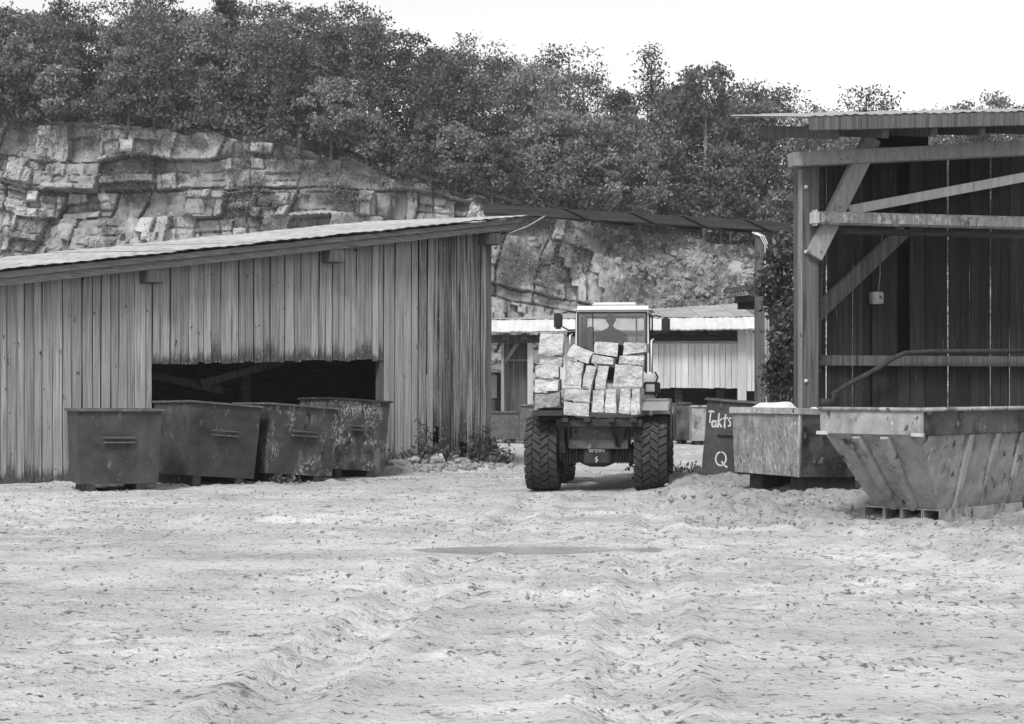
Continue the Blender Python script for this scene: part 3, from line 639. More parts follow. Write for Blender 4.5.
    pk = F2.p(497, 360); l = F2.p(484, 372); r = F2.p(504, 374)
    for (e1, e2) in ((l, pk), (pk, r)): mb = MB(); mb.poly([(e1.x, -.2, e1.z), (e2.x, -.2, e2.z), (e2.x, -.2, e2.z+.1), (e1.x, -.2, e1.z+.1)], (0, 1.5, 0)); mb.build('roof_panel', M['pale_board'], h)
    mb = MB(); mb.box(F2.p(488, 0).x, F2.p(497, 0).x, -.05, -.01, F2.p(0, 398).z, F2.p(0, 375).z); mb.build('window_board', M['brace'], h)
far_shed()
def trough(px0, px1, pyt, pyb, d, depth, label, mat, lip=.06):
    Ft = Frame(at(px0, d)[0], d, 0); t = Ft.root('stone_tub'); tag(t, label, 'tub', 'tubs standing under the far shed')
    x1, z1 = Ft.xz(px1, pyt); z0 = .12; th = .05
    mb = MB(); mb.box(0, x1, 0, th, z0, z1, .01).box(0, x1, depth-th, depth, z0, z1, .01).box(0, th, th, depth-th, z0, z1).box(x1-th, x1, th, depth-th, z0, z1).box(th, x1-th, th, depth-th, z0, z0+.05); mb.build('body', mat, t)
    mb = MB(); mb.box(-.03, x1+.03, -.04, .03, z1-.002, z1+lip); mb.build('rim', mat, t)
    for xx in (.12, x1-.3): mb = MB(); mb.box(xx, xx+.18, .05, depth-.05, -.05, z0); mb.build('runner', M['rust'], t)
trough(487, 519, 413, 430, 56.3, .9, 'low grey tub in front of the plank partition', M['plate'])
trough(520, 534, 406, 432, 55.4, .8, 'taller grey tub at the loader rear wheel, right of the low tub', M['plate'])
trough(676, 691, 404, 444, 55.4, 1.1, 'narrow grey tub just right of the loader under the far shed', M['skip_dark'])
trough(691.5, 712, 407, 446, 54.6, 1.2, 'wide pale grey tub between the loader and the painted bin', M['skip_pale'])
trough(713, 742, 405, 446, 54.8, 1.1, 'grey tub mostly hidden behind the painted bin', M['skip_pale'])
def junk(px, py, d, r, label, mat, n=1):
    X, Y = at(px, d); z = EYE-(py-HOR)/F_PX*d
    rock('stone', (X, Y, z), r, label, mat, 'stone')
def rock(name, loc, r, label, mat, cat, sq=(1, .9, .6), parent=None, seed=None):
    bm = bmesh.new(); bmesh.ops.create_icosphere(bm, subdivisions=3, radius=1); k = seed if seed is not None else random.random()*50
    pl = [(Vector((random.gauss(0, 1), random.gauss(0, 1), random.gauss(0, 1))).normalized(), random.uniform(.62, .9)) for _ in range(9)]
    for v in bm.verts:
        c = v.co.copy()
        for (nn, dd) in pl:
            q = c.dot(nn)
            if q > dd: c -= nn*(q-dd)
        c *= 1+.16*mnoise.noise(c*2.2+Vector((k, k, 0)))
        v.co = Vector((c.x*r*sq[0], c.y*r*sq[1], c.z*r*sq[2]))
    me = bpy.data.meshes.new(name); bm.to_mesh(me); bm.free()
    o = link(name, me, mat, parent, loc)
    if not parent: tag(o, label, cat)
    return o

# ------------------------------------------------------------------ STEEL BINS
def make_bin(name, x, y, yaw, W, D, H, label, mat, rx=0, ry=0, group='dark steel bins by the timber shed', taper=.03, lift=0, handle=True):
    """front face on local y=0, x from 0 to W"""
    t = empty(name, (x, y, gz(x, y)+lift), R(yaw), R(rx), R(ry)); tag(t, label, 'bin', group)
    z0, z1, th = .13, H, .03
    def tp(mb):     # body narrows a little to the foot
        mb.v = [((q[0]-W/2)*(1-taper*(H-q[2])/H*2)+W/2, (q[1]-D/2)*(1-taper*(H-q[2])/H*2)+D/2, q[2]) for q in mb.v]; return mb
    for nm, bx in (('front_panel', (0, W, 0, th)), ('back_panel', (0, W, D-th, D)), ('side_panel', (0, th, th, D-th)), ('side_panel', (W-th, W, th, D-th))):
        mb = MB(); n = 8
        if nm in ('front_panel', 'back_panel'): mb.sheet([(bx[0], bx[2], z0), (bx[1], bx[2], z0), (bx[1], bx[2], z1-.03), (bx[0], bx[2], z1-.03)], (0, th, 0), 9, .0 if 'painted' in group else .016, random.random()*40)
        else: mb.sheet([(bx[0], bx[2], z0), (bx[0], bx[3], z0), (bx[0], bx[3], z1-.03), (bx[0], bx[2], z1-.03)], (th, 0, 0), 9, .016, random.random()*40)
        tp(mb).build(nm, mat, t)
    mb = MB(); mb.box(th, W-th, th, D-th, z0, z0+.04); tp(mb).build('floor_panel', M['rust'], t)
    e = .05
    mb = MB(); mb.box(-e, W+e, -e, .03, z1-.028, z1+.012, .008); mb.box(-e, W+e, D-.03, D+e, z1-.028, z1+.012, .008); mb.box(-e, .03, .031, D-.031, z1-.028, z1+.012, .008); mb.box(W-.03, W+e, .031, D-.031, z1-.028, z1+.012, .008)
    mb.build('rim', M['plate'] if mat is not M['bin_worn'] else M['bin'], t)
    if handle:
        for dz in (0, .085):
            mb = MB(); mb.bar((W*.30, -.035, H*.66-dz), (W*.68, -.035, H*.66-dz), .05, .028, bev=.006); mb.build('handle_bar', M['plate'], t)  # paler material stands in for light on the bars' upper edges
    for xx in (.16, W-.42): mb = MB(); mb.box(xx, xx+.16, .04, D-.04, -.06, z0+.001, .008); mb.build('runner', M['rust'], t)
    return t
bx, by = at(186, 32.1)
make_bin('steel_bin', bx, by, 37, 1.46, 1.55, 1.50, 'plain dark steel bin tilted right, its lighter left side showing', M['bin'], -1.0, 4.6, lift=.07)
make_bin('steel_bin', -4.63, 33.12, 35.5, 1.46, 1.55, 1.46, 'dark steel bin with scattered pale paint flakes, between two other bins', M['bin_mid'], -.5, 4.4, lift=.06)
make_bin('steel_bin', -3.68, 35.1, 34, 1.34, 1.40, 1.56, 'heavily flaked rusty bin at the right end of the row', M['bin_worn'], -.8, 3.6, lift=.06)
bx, by = at(161, 30.9)
make_bin('steel_bin', bx-1.45*.93, by-1.45*.37, 21.7, 1.45, 1.4, 1.43, 'dark steel bin at the far left end of the row', M['bin'], 0, 0.4)
bx, by = at(701, 31.6)
sb = make_bin('steel_bin', bx, by, -9, 1.0, 1.0, 1.50, 'black leaning bin with white hand-painted lettering, behind the skip', M['bin'], 0, 4.5, 'painted bin', .0, -.10, False)
def lettering():
    """brush strokes on the bin's front, x right, z up, in metres from the panel's lower left"""
    def st(pts, r=.014):
        m = MB(); n = len(pts); L = []
        for i, (a, c) in enumerate(pts):
            p, q = pts[max(i-1, 0)], pts[min(i+1, n-1)]; dx, dz = q[0]-p[0], q[1]-p[1]; l = math.hypot(dx, dz) or 1; k = r*random.uniform(.8, 1.25)
            L.append(((a-dz/l*k, -.006, c+dx/l*k), (a+dz/l*k, -.006, c-dx/l*k)))
        v = [q for pr in L for q in pr]; m.add(v, [(2*i, 2*i+1, 2*i+3, 2*i+2) for i in range(n-1)]); m.add([(p[0], p[1]+.003, p[2]) for p in v], [(2*i, 2*i+1, 2*i+3, 2*i+2) for i in range(n-1)])
        return m
    arc = lambda cx, cz, rx, rz, a0, a1, n=12: [(cx+rx*math.cos(R(a0+(a1-a0)*i/n)), cz+rz*math.sin(R(a0+(a1-a0)*i/n))) for i in range(n+1)]
    words = [[(.05, 1.27), (.11, 1.285), (.20, 1.275)], [(.115, 1.28), (.105, 1.18), (.11, 1.07)],                     # T
             arc(.205, 1.06, .042, .055, 60, 390), [(.25, 1.12), (.25, 1.05), (.27, 1.0)],                             # a
             [(.315, 1.26), (.31, 1.13), (.315, 1.0)], [(.395, 1.17), (.32, 1.10), (.40, 1.01)],                       # k
             [(.475, 1.25), (.465, 1.12), (.47, 1.02), (.49, 1.0)], [(.42, 1.17), (.48, 1.175), (.53, 1.185)],         # t
             [(.62, 1.18), (.575, 1.19), (.555, 1.15), (.61, 1.10), (.60, 1.05), (.55, 1.04)]]                         # s
    q = [arc(.375, .44, .085, .11, 100, 450, 16), [(.39, .40), (.44, .34), (.49, .31)]]
    fp = [c for c in sb.children if c.name.startswith('front_panel')][0]
    for grp in (words, q):
        mb = MB()
        for s_ in grp:
            m = st([((a_*.74-.005 if grp is words else a_*1.1-.09), (c_ if grp is words else c_*1.12-.05)) for a_, c_ in s_]); mb.add(m.v, m.f)
        mb.build('lettering', M['white_paint'], fp)
    mb = MB(); mb.bar((.22, -.03, .88), (.55, -.03, .90), .05, .04, bev=.006); mb.build('handle_bar', M['bin'], sb)
lettering()

# ------------------------------------------------------------------ SKIPS ON THE RIGHT
def skip_left():
    X, Y = at(799, 26.0); z = .30
    a = R(40); t = empty('steel_skip', (X, Y, 0), a, 0, R(2.2)); tag(t, 'straight sided steel skip with scraped left face coloured pale as lit on the sand mound', 'skip')
    # local x: along its right (long) face going right/back; local y: along the scraped face going left/back
    L, Wd, z0, z1, th = 1.95, 1.40, .50, 1.50, .03; sl = .05
    def panel(nm, pts, off, mat): mb = MB(); mb.sheet(pts, off, 10, .022, random.random()*40); return mb.build(nm, mat, t)
    panel('end_panel', [(sl, .05, z0), (sl, Wd-.05, z0+.03), (0, Wd, z1), (0, 0, z1)], (th, 0, 0), M['skip'])  # scrapes are wear; the paler tone also paints the light on this face
    panel('side_panel', [(sl+th, .05, z0), (L-.3, .05, z0), (L, 0, z1), (th, 0, z1)], (0, th, 0), M['skip_dark'])  # darker steel colour paints the shade on this side
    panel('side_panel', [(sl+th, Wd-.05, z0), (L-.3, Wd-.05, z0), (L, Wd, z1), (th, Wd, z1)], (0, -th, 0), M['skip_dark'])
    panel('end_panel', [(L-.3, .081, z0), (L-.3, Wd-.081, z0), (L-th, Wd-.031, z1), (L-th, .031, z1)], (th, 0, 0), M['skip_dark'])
    panel('floor_panel', [(.09, .09, z0), (L-.31, .09, z0), (L-.31, Wd-.09, z0), (.09, Wd-.09, z0)], (0, 0, .03), M['rust'])
    mb = MB(); e = .035; h = .09
    mb.box(-e, .045, -e, Wd+e, z1-h+.02, z1+.03, .01); mb.box(.046, L+e, -e, .04, z1-h+.018, z1+.028, .01); mb.box(.046, L+e, Wd-.04, Wd+e, z1-h+.018, z1+.028, .01); mb.box(L-.04, L+e, .041, Wd-.041, z1-h+.02, z1+.03, .01)
    mb.build('rim', M['skip_pale'], t)
    mb = MB(); mb.bar((-.012, .02, z0), (-.012+.0, .02, z1-.08), .03, .03); mb.build('corner_strip', M['skip_pale'], t)
    for y0 in (.12, .95): mb = MB(); mb.box(.25, L-.5, y0, y0+.28, .12, z0-.002, .01); mb.build('runner', M['rust'], t)
    m = Matrix.Translation((X, Y, 0)) @ Matrix.Rotation(a, 4, 'Z')
    w1 = m @ Vector((.55, .95, 1.47)); rock('stone', w1, .36, 'big pale boulder heaped in the scraped skip', M['dust'], 'stone', (1.05, .9, .5))
    dd = [(.65, .5, 1.36, .22), (1.2, .35, 1.38, .2), (1.45, .9, 1.36, .26)]
    labs = ['pale stone lump half sunk in the scraped skip, nearest the front', 'pale stone chunk at the barn side of the scraped skip', 'pale stone at the back of the scraped skip']
    for (x_, y_, z_, r_), lb in zip(dd, labs): rock('stone', m @ Vector((x_, y_, z_)), r_, lb, M['dust'], 'stone')
    mb = MB(); v = []; n = 12
    for j in range(n):
        for i in range(n):
            u, q = i/(n-1), j/(n-1); v.append((.08+u*(L-.32), .08+q*(Wd-.16), 1.20+.16*math.sin(u*3.1)*math.sin(q*3.1)+.05*mnoise.noise(Vector((u*6, q*6, 2)))))
    mb.add(v, [(j*n+i, j*n+i+1, (j+1)*n+i+1, (j+1)*n+i) for j in range(n-1) for i in range(n-1)])
    mb.build('rubble_fill', M['dust'], t)
skip_left()
def skip_right():
    X, Y = at(920, 23.0); t = empty('steel_skip', (X, Y, -.02), R(45)); tag(t, 'sloping ended skip with raised ribs and deep rim in the right foreground', 'skip')
    L, Wd, zr0, zr1, z0, th = 3.9, 1.5, 1.22, 1.565, .2, .03; sh, tp = .84, .25
    def panel(nm, pts, off, mat): mb = MB(); mb.sheet(pts, off, 10, .022, random.random()*40); return mb.build(nm, mat, t)
    nrm = Vector((-(zr0-z0), 0, -sh)).normalized()
    panel('end_panel', [(sh, tp, z0), (sh, Wd-tp, z0), (0, Wd, zr0), (0, 0, zr0)], -nrm*th, M['skip_pale'])
    panel('end_panel', [(L-sh, tp, z0), (L-sh, Wd-tp, z0), (L, Wd, zr0), (L, 0, zr0)], (-th, 0, 0), M['skip_pale'])
    panel('side_panel', [(sh+.02, tp, z0), (L-sh-.02, tp, z0), (L-.02, 0, zr0), (.02, 0, zr0)], (0, th, 0), M['skip_pale'])
    panel('side_panel', [(sh+.02, Wd-tp, z0), (L-sh-.02, Wd-tp, z0), (L-.02, Wd, zr0), (.02, Wd, zr0)], (0, -th, 0), M['skip_pale'])
    panel('floor_panel', [(sh, tp, z0), (L-sh, tp, z0), (L-sh, Wd-tp, z0), (sh, Wd-tp, z0)], (0, 0, .03), M['rust'])
    def on(f, s, o): # point on the end face: f across 0..1, s down 0..1, o outward
        y0, y1 = tp*s, Wd-tp*s; return Vector((sh*s, y0+(y1-y0)*f, zr0+(z0-zr0)*s))+nrm*o
    for (f0, f1) in ((.30, .40), (.60, .70)):       # pressed ribs
        mb = MB(); v = [on(f0, .0, .0), on(f1, .0, .0), on(f1, .98, .0), on(f0, .98, .0), on(f0+.015, .0, .08), on(f1-.015, .0, .08), on(f1-.015, .98, .08), on(f0+.015, .98, .08)]
        mb.add(v, [(4, 5, 6, 7), (0, 4, 7, 3), (1, 2, 6, 5), (2, 3, 7, 6), (0, 1, 5, 4)]); mb.build('rib', M['skip_pale'], t)
    for x_ in (1.25, 1.95, 2.65):
        mb = MB(); mb.bar((x_, tp-.02, z0), (x_, -.02, zr0), .1, .06, (0, 1, 0)); mb.build('rib', M['skip_pale'], t)
    e = .05                                         # deep rim band
    for nm, b_ in (('rim_band', (-e, .02, -e, Wd+e)), ('rim_band', (.021, L+e, -e, .03)), ('rim_band', (.021, L+e, Wd-.03, Wd+e)), ('rim_band', (L-.02, L+e, .031, Wd-.031))):
        mb = MB(); mb.box(b_[0], b_[1], b_[2], b_[3], zr0, zr1, .012); mb.build(nm, M['skip_pale'] if b_[0] < 0 else M['skip_dark'], t)  # end band coloured pale as lit, the others darker as shaded
    mb = MB(); mb.tube([(-e-.01, -e, zr1), (-e-.01, Wd+e, zr1)], .028, 8); mb.tube([(-e, -e-.01, zr1), (L+e, -e-.01, zr1)], .028, 8); mb.build('rim_tube', M['skip_pale'], t, smooth=True)
    for yy in (Wd-.02, -.02): mb = MB(); mb.box(-e-.05, -e, yy-.08, yy+.1, zr0-.01, zr0+.04, .006); mb.build('tab', M['steel'], t)
    # open fork pockets below, seen end on
    yy = tp-.05; ws = (.27, .33, .27, .33); 
    for w_ in ws:
        mb = MB(); a, b, c, d_, q = yy, yy+w_, -.03, .198, .018
        mb.box(sh-.02, L-sh, a, b, c, c+q).box(sh-.02, L-sh, a, b, d_-q, d_).box(sh-.02, L-sh, a, a+q, c+q, d_-q).box(sh-.02, L-sh, b-q, b, c+q, d_-q); mb.build('fork_pocket', M['skip_pale'], t); yy += w_+.006
    n = 14; mb = MB(); v = []
    for j in range(n):
        for i in range(n):
            u, q = i/(n-1), j/(n-1); v.append((.05+u*(L-.1), .05+q*(Wd-.1), 1.44+.06*math.sin(u*3.1)*math.sin(q*3.1)+.06*mnoise.noise(Vector((u*8, q*6, 7)))))
    mb.add(v, [(j*n+i, j*n+i+1, (j+1)*n+i+1, (j+1)*n+i) for j in range(n-1) for i in range(n-1)]); mb.build('rubble_fill', M['dust'], t)
    m = Matrix.Translation(t.location) @ Matrix.Rotation(R(45), 4, 'Z')
    for (x_, y_, r_, lb) in ((.3, 1.25, .16, 'small pale stone showing at the left end of the ribbed skip'), (.55, .8, .2, 'flat pale stone in the middle of the ribbed skip'), (.5, .35, .17, 'pale stone near the rim corner of the ribbed skip'), (1.5, .8, .24, 'large pale stone deep in the ribbed skip')):
        rock('stone', m @ Vector((x_, y_, 1.48)), r_*.8, lb, M['dust'], 'stone', (1.1, .9, .5))
skip_right()

# ------------------------------------------------------------------ BARN ON THE RIGHT
BA = Frame(*at(803, 30.0), 15)
def barn():
    t = BA.root('timber_barn'); tag(t, 'dark plank barn with heavy corner post and diagonal braces', 'barn')
    P = BA.p
    pw = BA.xz(819, 300)[0]; ztop = BA.xz(803, 163)[1]
    mb = MB(); mb.box(0, pw, 0, .40, -.1, ztop, .012); mb.build('corner_post', M['post_wood'], t)
    mb = MB(); mb.box(-.03, .0-.003, .02, .14, .5, ztop-.1); mb.build('lit_post_strip', M['brace'], t)  # pale strip added to paint the light on the post's left side
    YW = 1.15
    x = BA.xz(818, 300, YW)[0]-.12; xe = 5.6; k = 0; skipx = BA.xz(907, 330, YW)[0]
    while x < xe:
        wd = random.uniform(.17, .30); gap = random.choice((.004, .006, .02, .008)); z0 = .0; z1 = 6.0+.06*x
        if abs(x+wd/2-skipx) < .14: z1 = 2.35; z0 = 0
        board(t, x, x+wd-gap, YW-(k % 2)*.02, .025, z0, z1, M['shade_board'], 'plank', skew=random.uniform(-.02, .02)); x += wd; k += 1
    mb = MB(); mb.box(skipx-.5, skipx+.7, YW+.5, YW+.53, 0, 6.5); mb.build('dark_backing', M['dark'], t)  # near-black sheet stands in for the shade behind the short plank
    def bar(nm, a, b, w_, h_, mat, bev=.01): mb = MB(); mb.bar(a, b, w_, h_, bev=bev); return mb.build(nm, mat, t)
    # braces
    a, b = P(813, 257, -.03), P(872, 138, -.03); bar('brace', a, b, .16, .30, M['brace'])
    a, b = P(812, 318, YW-.16), P(904, 230, YW-.16); bar('brace', a, b, .14, .27, M['post_wood'])
    a, b = P(850, 210, .75), P(1030, 176, .75); bar('brace', a, b, .10, .17, M['pale_board'])
    # long rail with flaking paint and end cap
    a, b = P(817, 218, -.16), P(1035, 223.5, -.16)
    mb = MB(); mb.bar(a, b, .2, .22, bev=.03); mb.build('long_rail', M['skip'], t)
    mb = MB(); mb.bar(a-Vector((.10, 0, 0)), a+Vector((.01, 0, .0)), .25, .27, bev=.04); mb.build('end_cap', M['steel'], t)
    a, b = P(819, 230.5, .05), P(1035, 236, .05); bar('ledger', a, b, .12, .10, M['dark_wood'])
    a, b = P(816, 360.5, YW-.1), P(1035, 361.5, YW-.1); bar('wall_rail', a, b, .12, .19, M['post_wood'])
    a, b = P(818, 262, YW-.09), P(872, 262, YW-.09)
    # down pipe, valve and hose
    mb = MB(); mb.tube([P(821.5, 165, .5), P(821.5, 250, .5), P(818.5, 330, .45), P(816.5, 404, .45)], .05, 8); mb.build('pipe', M['dark_wood'], t, smooth=True)
    for py in (357, 372): c = P(817, py, .45); mb = MB(); mb.tube([c-Vector((0, 0, .05)), c+Vector((0, 0, .05))], .075, 10); mb.build('pipe_collar', M['rust'], t, smooth=True)
    c = P(814, 403, .2); mb = MB(); mb.tube([c, c+Vector((.28, 0, .0)), c+Vector((.34, 0, .03))], [.085, .085, .05], 10); mb.build('valve', M['rust'], t, smooth=True)
    mb = MB(); mb.tube([c+Vector((.36, 0, -.05)), c+Vector((.36, 0, .16))], .03, 8); mb.tube([c+Vector((.30, 0, .16)), c+Vector((.46, 0, .10))], .022, 8); mb.build('valve_lever', M['rust'], t, smooth=True)
    hp = [P(833, 394, .25), P(845, 386, .6), P(862, 377, .75), P(880, 367, .8), P(893, 358, .8), P(905, 353, .8), P(930, 351.5, .8), P(1030, 351, .8)]
    mb = MB(); mb.tube(hp, .045, 8); mb.build('hose', M['rust'], t, smooth=True)
    # box on the wall and its cable
    c = P(876.5, 298, YW-.12); mb = MB(); mb.box(c.x-.11, c.x+.11, YW-.2, YW-.03, c.z-.11, c.z+.11, .02); mb.build('switch_box', M['skip_pale'], t)
    mb = MB(); mb.tube([P(878, 293, YW-.1), P(880, 275, YW-.08), P(880, 250, YW-.08), P(883, 232, YW-.1)], .010, 6); mb.build('cable', M['brace'], t, smooth=True)
    # top plate, rafters, roof
    a, b = P(791, 160, -.05), P(1035, 148, -.05); bar('top_plate', a, b, .3, .24, M['brace'])
    zt = P(803, 150, 0).z
    for xx in np.arange(.1, 5.4, .9):
        zz = zt+.25+.06*xx; bar('rafter', (xx, -1.1, zz-.12), (xx, 2.0, zz+.35), .12, .2, M['post_wood'])
    n = 11
    for q in range(n):
        xa = -.45+q*.54; mb = MB(); v = []; rip = 6
        for yy in (-1.25, 2.2):
            for i in range(rip+1):
                xx = xa+.57*i/rip; v.append((xx, yy, zt+.55+.06*xx+.152*(yy+1.1)-.13+.02*(i % 2)+.01*(q % 2)))
        f = [(i, i+1, rip+2+i, rip+1+i) for i in range(rip)]; mb.add(v, f); mb.add([(p[0], p[1], p[2]-.02) for p in v], f); mb.build('roof_sheet', M['grey_tin'], t)
    a = Vector((-.45, -1.22, zt+.26)); b = Vector((5.5, -1.22, zt+.26+.357)); bar('fascia', a, b, .05, .24, M['post_wood'])
    for py, yy in ((187, 0), (252, 0), (381, 0)):       # bolts on the post
        c = P(800, py, -.0); mb = MB(); mb.tube([(.05, -.03, c.z), (.05, .01, c.z)], .035, 8); mb.build('bolt', M['steel'], t, smooth=True)
barn()

# ------------------------------------------------------------------ IVY SHRUB BETWEEN POST AND BARN, WEEDS, RUBBLE
def ivy():
    d = 36.5; Fi = Frame(*at(783, d), 0); t = Fi.root('climbing_shrub'); tag(t, 'tall leafy climbing shrub between the beam post and the barn', 'shrub')
    mb = MB(); stems = []
    for k in range(7):
        px = 772+k*4.5; top = random.choice((248, 262, 256, 280, 300)); pts = [Fi.p(px+random.uniform(-2, 2), 470-(470-top)*i/6, random.uniform(-.2, .3)) for i in range(7)]
        pts = [Vector((p.x+random.uniform(-.1, .1), p.y, max(p.z, 0))) for p in pts]; mb.tube(pts, [.03-.003*i for i in range(7)], 5); stems.append(pts)
    mb.build('stem', M['stem'], t, smooth=True)
    C = []; env = [(235, 778, 792), (255, 766, 795), (275, 760, 797), (300, 768, 799), (330, 772, 800), (360, 768, 800), (385, 766, 798), (405, 776, 798)]
    while len(C) < 210:
        py = random.uniform(238, 405); l = np.interp(py, [e[0] for e in env], [e[1] for e in env]); r = np.interp(py, [e[0] for e in env], [e[2] for e in env])
        px = random.uniform(l, r)
        if mnoise.noise(Vector((px*.09, py*.06, 1))) < -.12: continue
        C.append(Fi.p(px, py, random.uniform(-.45, .45)))
    for (px, py) in ((756, 283), (759, 281), (763, 279), (766, 277), (757, 290), (762, 287)): C += [Fi.p(px, py, random.uniform(-.4, 0)) for _ in range(2)]
    c = Cloud(); c.add(*leafcloud(np.array([tuple(q) for q in C]), 15, .10, .075, .8, .55, 1.5)); link('foliage', c.mesh('foliage'), M['leaf_near'], t)['kind'] = 'stuff'
ivy()
def weeds():
    c = Cloud(); C = []
    spots = [(489, 470, 40, .6), (497, 472, 16, .45), (482, 466, 40, .75), (470, 468, 20, .5), (428, 462, 30, .6), (441, 462, 18, .4), (404, 462, 10, .3), (503, 474, 8, .25), (418, 455, 14, .9), (450, 465, 10, .3)]
    for (px, py, n, h) in spots:
        for k in range(int(n*1.15)):
            p_ = px+random.gauss(0, 5); xs_, _ = SH.xz(p_, 400, -.35); w_ = SH.w(min(xs_, 9.3), random.uniform(-.7, -.15)); C.append((w_.x, w_.y, gz(w_.x, w_.y)+abs(random.gauss(0, .45))*h))
    c.add(*leafcloud(np.array(C), 7, .07, .055, .9, .5, 1.2))
    for (x0, y0, n, s) in ((3.4, 32.0, 40, .5), (-6.6, 32.6, 18, .3), (-4.3, 33.2, 14, .2)):
        Q = np.array([(x0+random.gauss(0, s), y0+random.gauss(0, .25), gz(x0, y0)+abs(random.gauss(0, .08))) for _ in range(n)]); c.add(*leafcloud(Q, 8, .06, .04, .6, .5, 1.1))
    tag(link('weeds', c.mesh('weeds'), M['leaf_near']), 'scruffy weeds growing along the foot of the board shed', 'weeds', kind='stuff')
weeds()
def shed_rubble():
    mb_all = MB(); n = 0
    bmv = None; P = []
    for k in range(150):
        px = random.choice((random.uniform(393, 505), random.uniform(400, 470))); xs_, _ = SH.xz(px, 460, -.6); w_ = SH.w(min(xs_, 9.3), random.uniform(-1.1, -.1)); P.append((w_.x, w_.y, gz(w_.x, w_.y)+.01, random.uniform(.03, .10)))
    for k in range(90):
        x, y = random.choice(((-6.3, 32.3), (-4.9, 33.1), (-3.9, 34.2), (-2.9, 34.7), (-7.3, 31.7))); x += random.gauss(0, .5); y += random.gauss(0, .3); P.append((x, y, gz(x, y), random.uniform(.02, .06)))
    for k in range(520):     # clods on the sandy mound
        x = random.uniform(2.4, 6.6); y = random.uniform(23, 30.5); P.append((x, y, gz(x, y)+.005, .012+.05*random.random()**4))
    for (x, y, z, r) in P:
        pts = []; k = random.random()*9
        for i in range(4):
            for j in range(6):
                t_ = math.pi*(i+.5)/4; a = 2*math.pi*j/6; q = r*(1+.4*mnoise.noise(Vector((math.cos(a)*2, math.sin(a)*2, i+k*9)))); pts.append((x+q*math.sin(t_)*math.cos(a), y+q*math.sin(t_)*math.sin(a), z+q*.75*math.cos(t_)))
        f = [(i*6+j, i*6+(j+1) % 6, (i+1)*6+(j+1) % 6, (i+1)*6+j) for i in range(3) for j in range(6)]+[(5, 4, 3, 2, 1, 0), (18, 19, 20, 21, 22, 23)]; mb_all.add(pts, f)
    tag(mb_all.build('rubble', M['rubble']), 'loose rubble and clods by the shed foot and on the sand mound', 'rubble', kind='stuff')
    for (px, r, lb) in ((414, .13, 'squarish pale stone at the shed foot, nearest the bins'), (437, .18, 'largest pale stone in the rubble at the shed foot'), (455, .13, 'pale stone in the weeds below the shed wall'), (490, .11, 'small stone in the weeds at the shed corner')):
        xs_, _ = SH.xz(px, 462, -.55); w_ = SH.w(xs_, -.55); rock('stone', (w_.x, w_.y, gz(w_.x, w_.y)+r*.45), r, lb, M['rubble'], 'stone', (1.2, .9, .8))
shed_rubble()

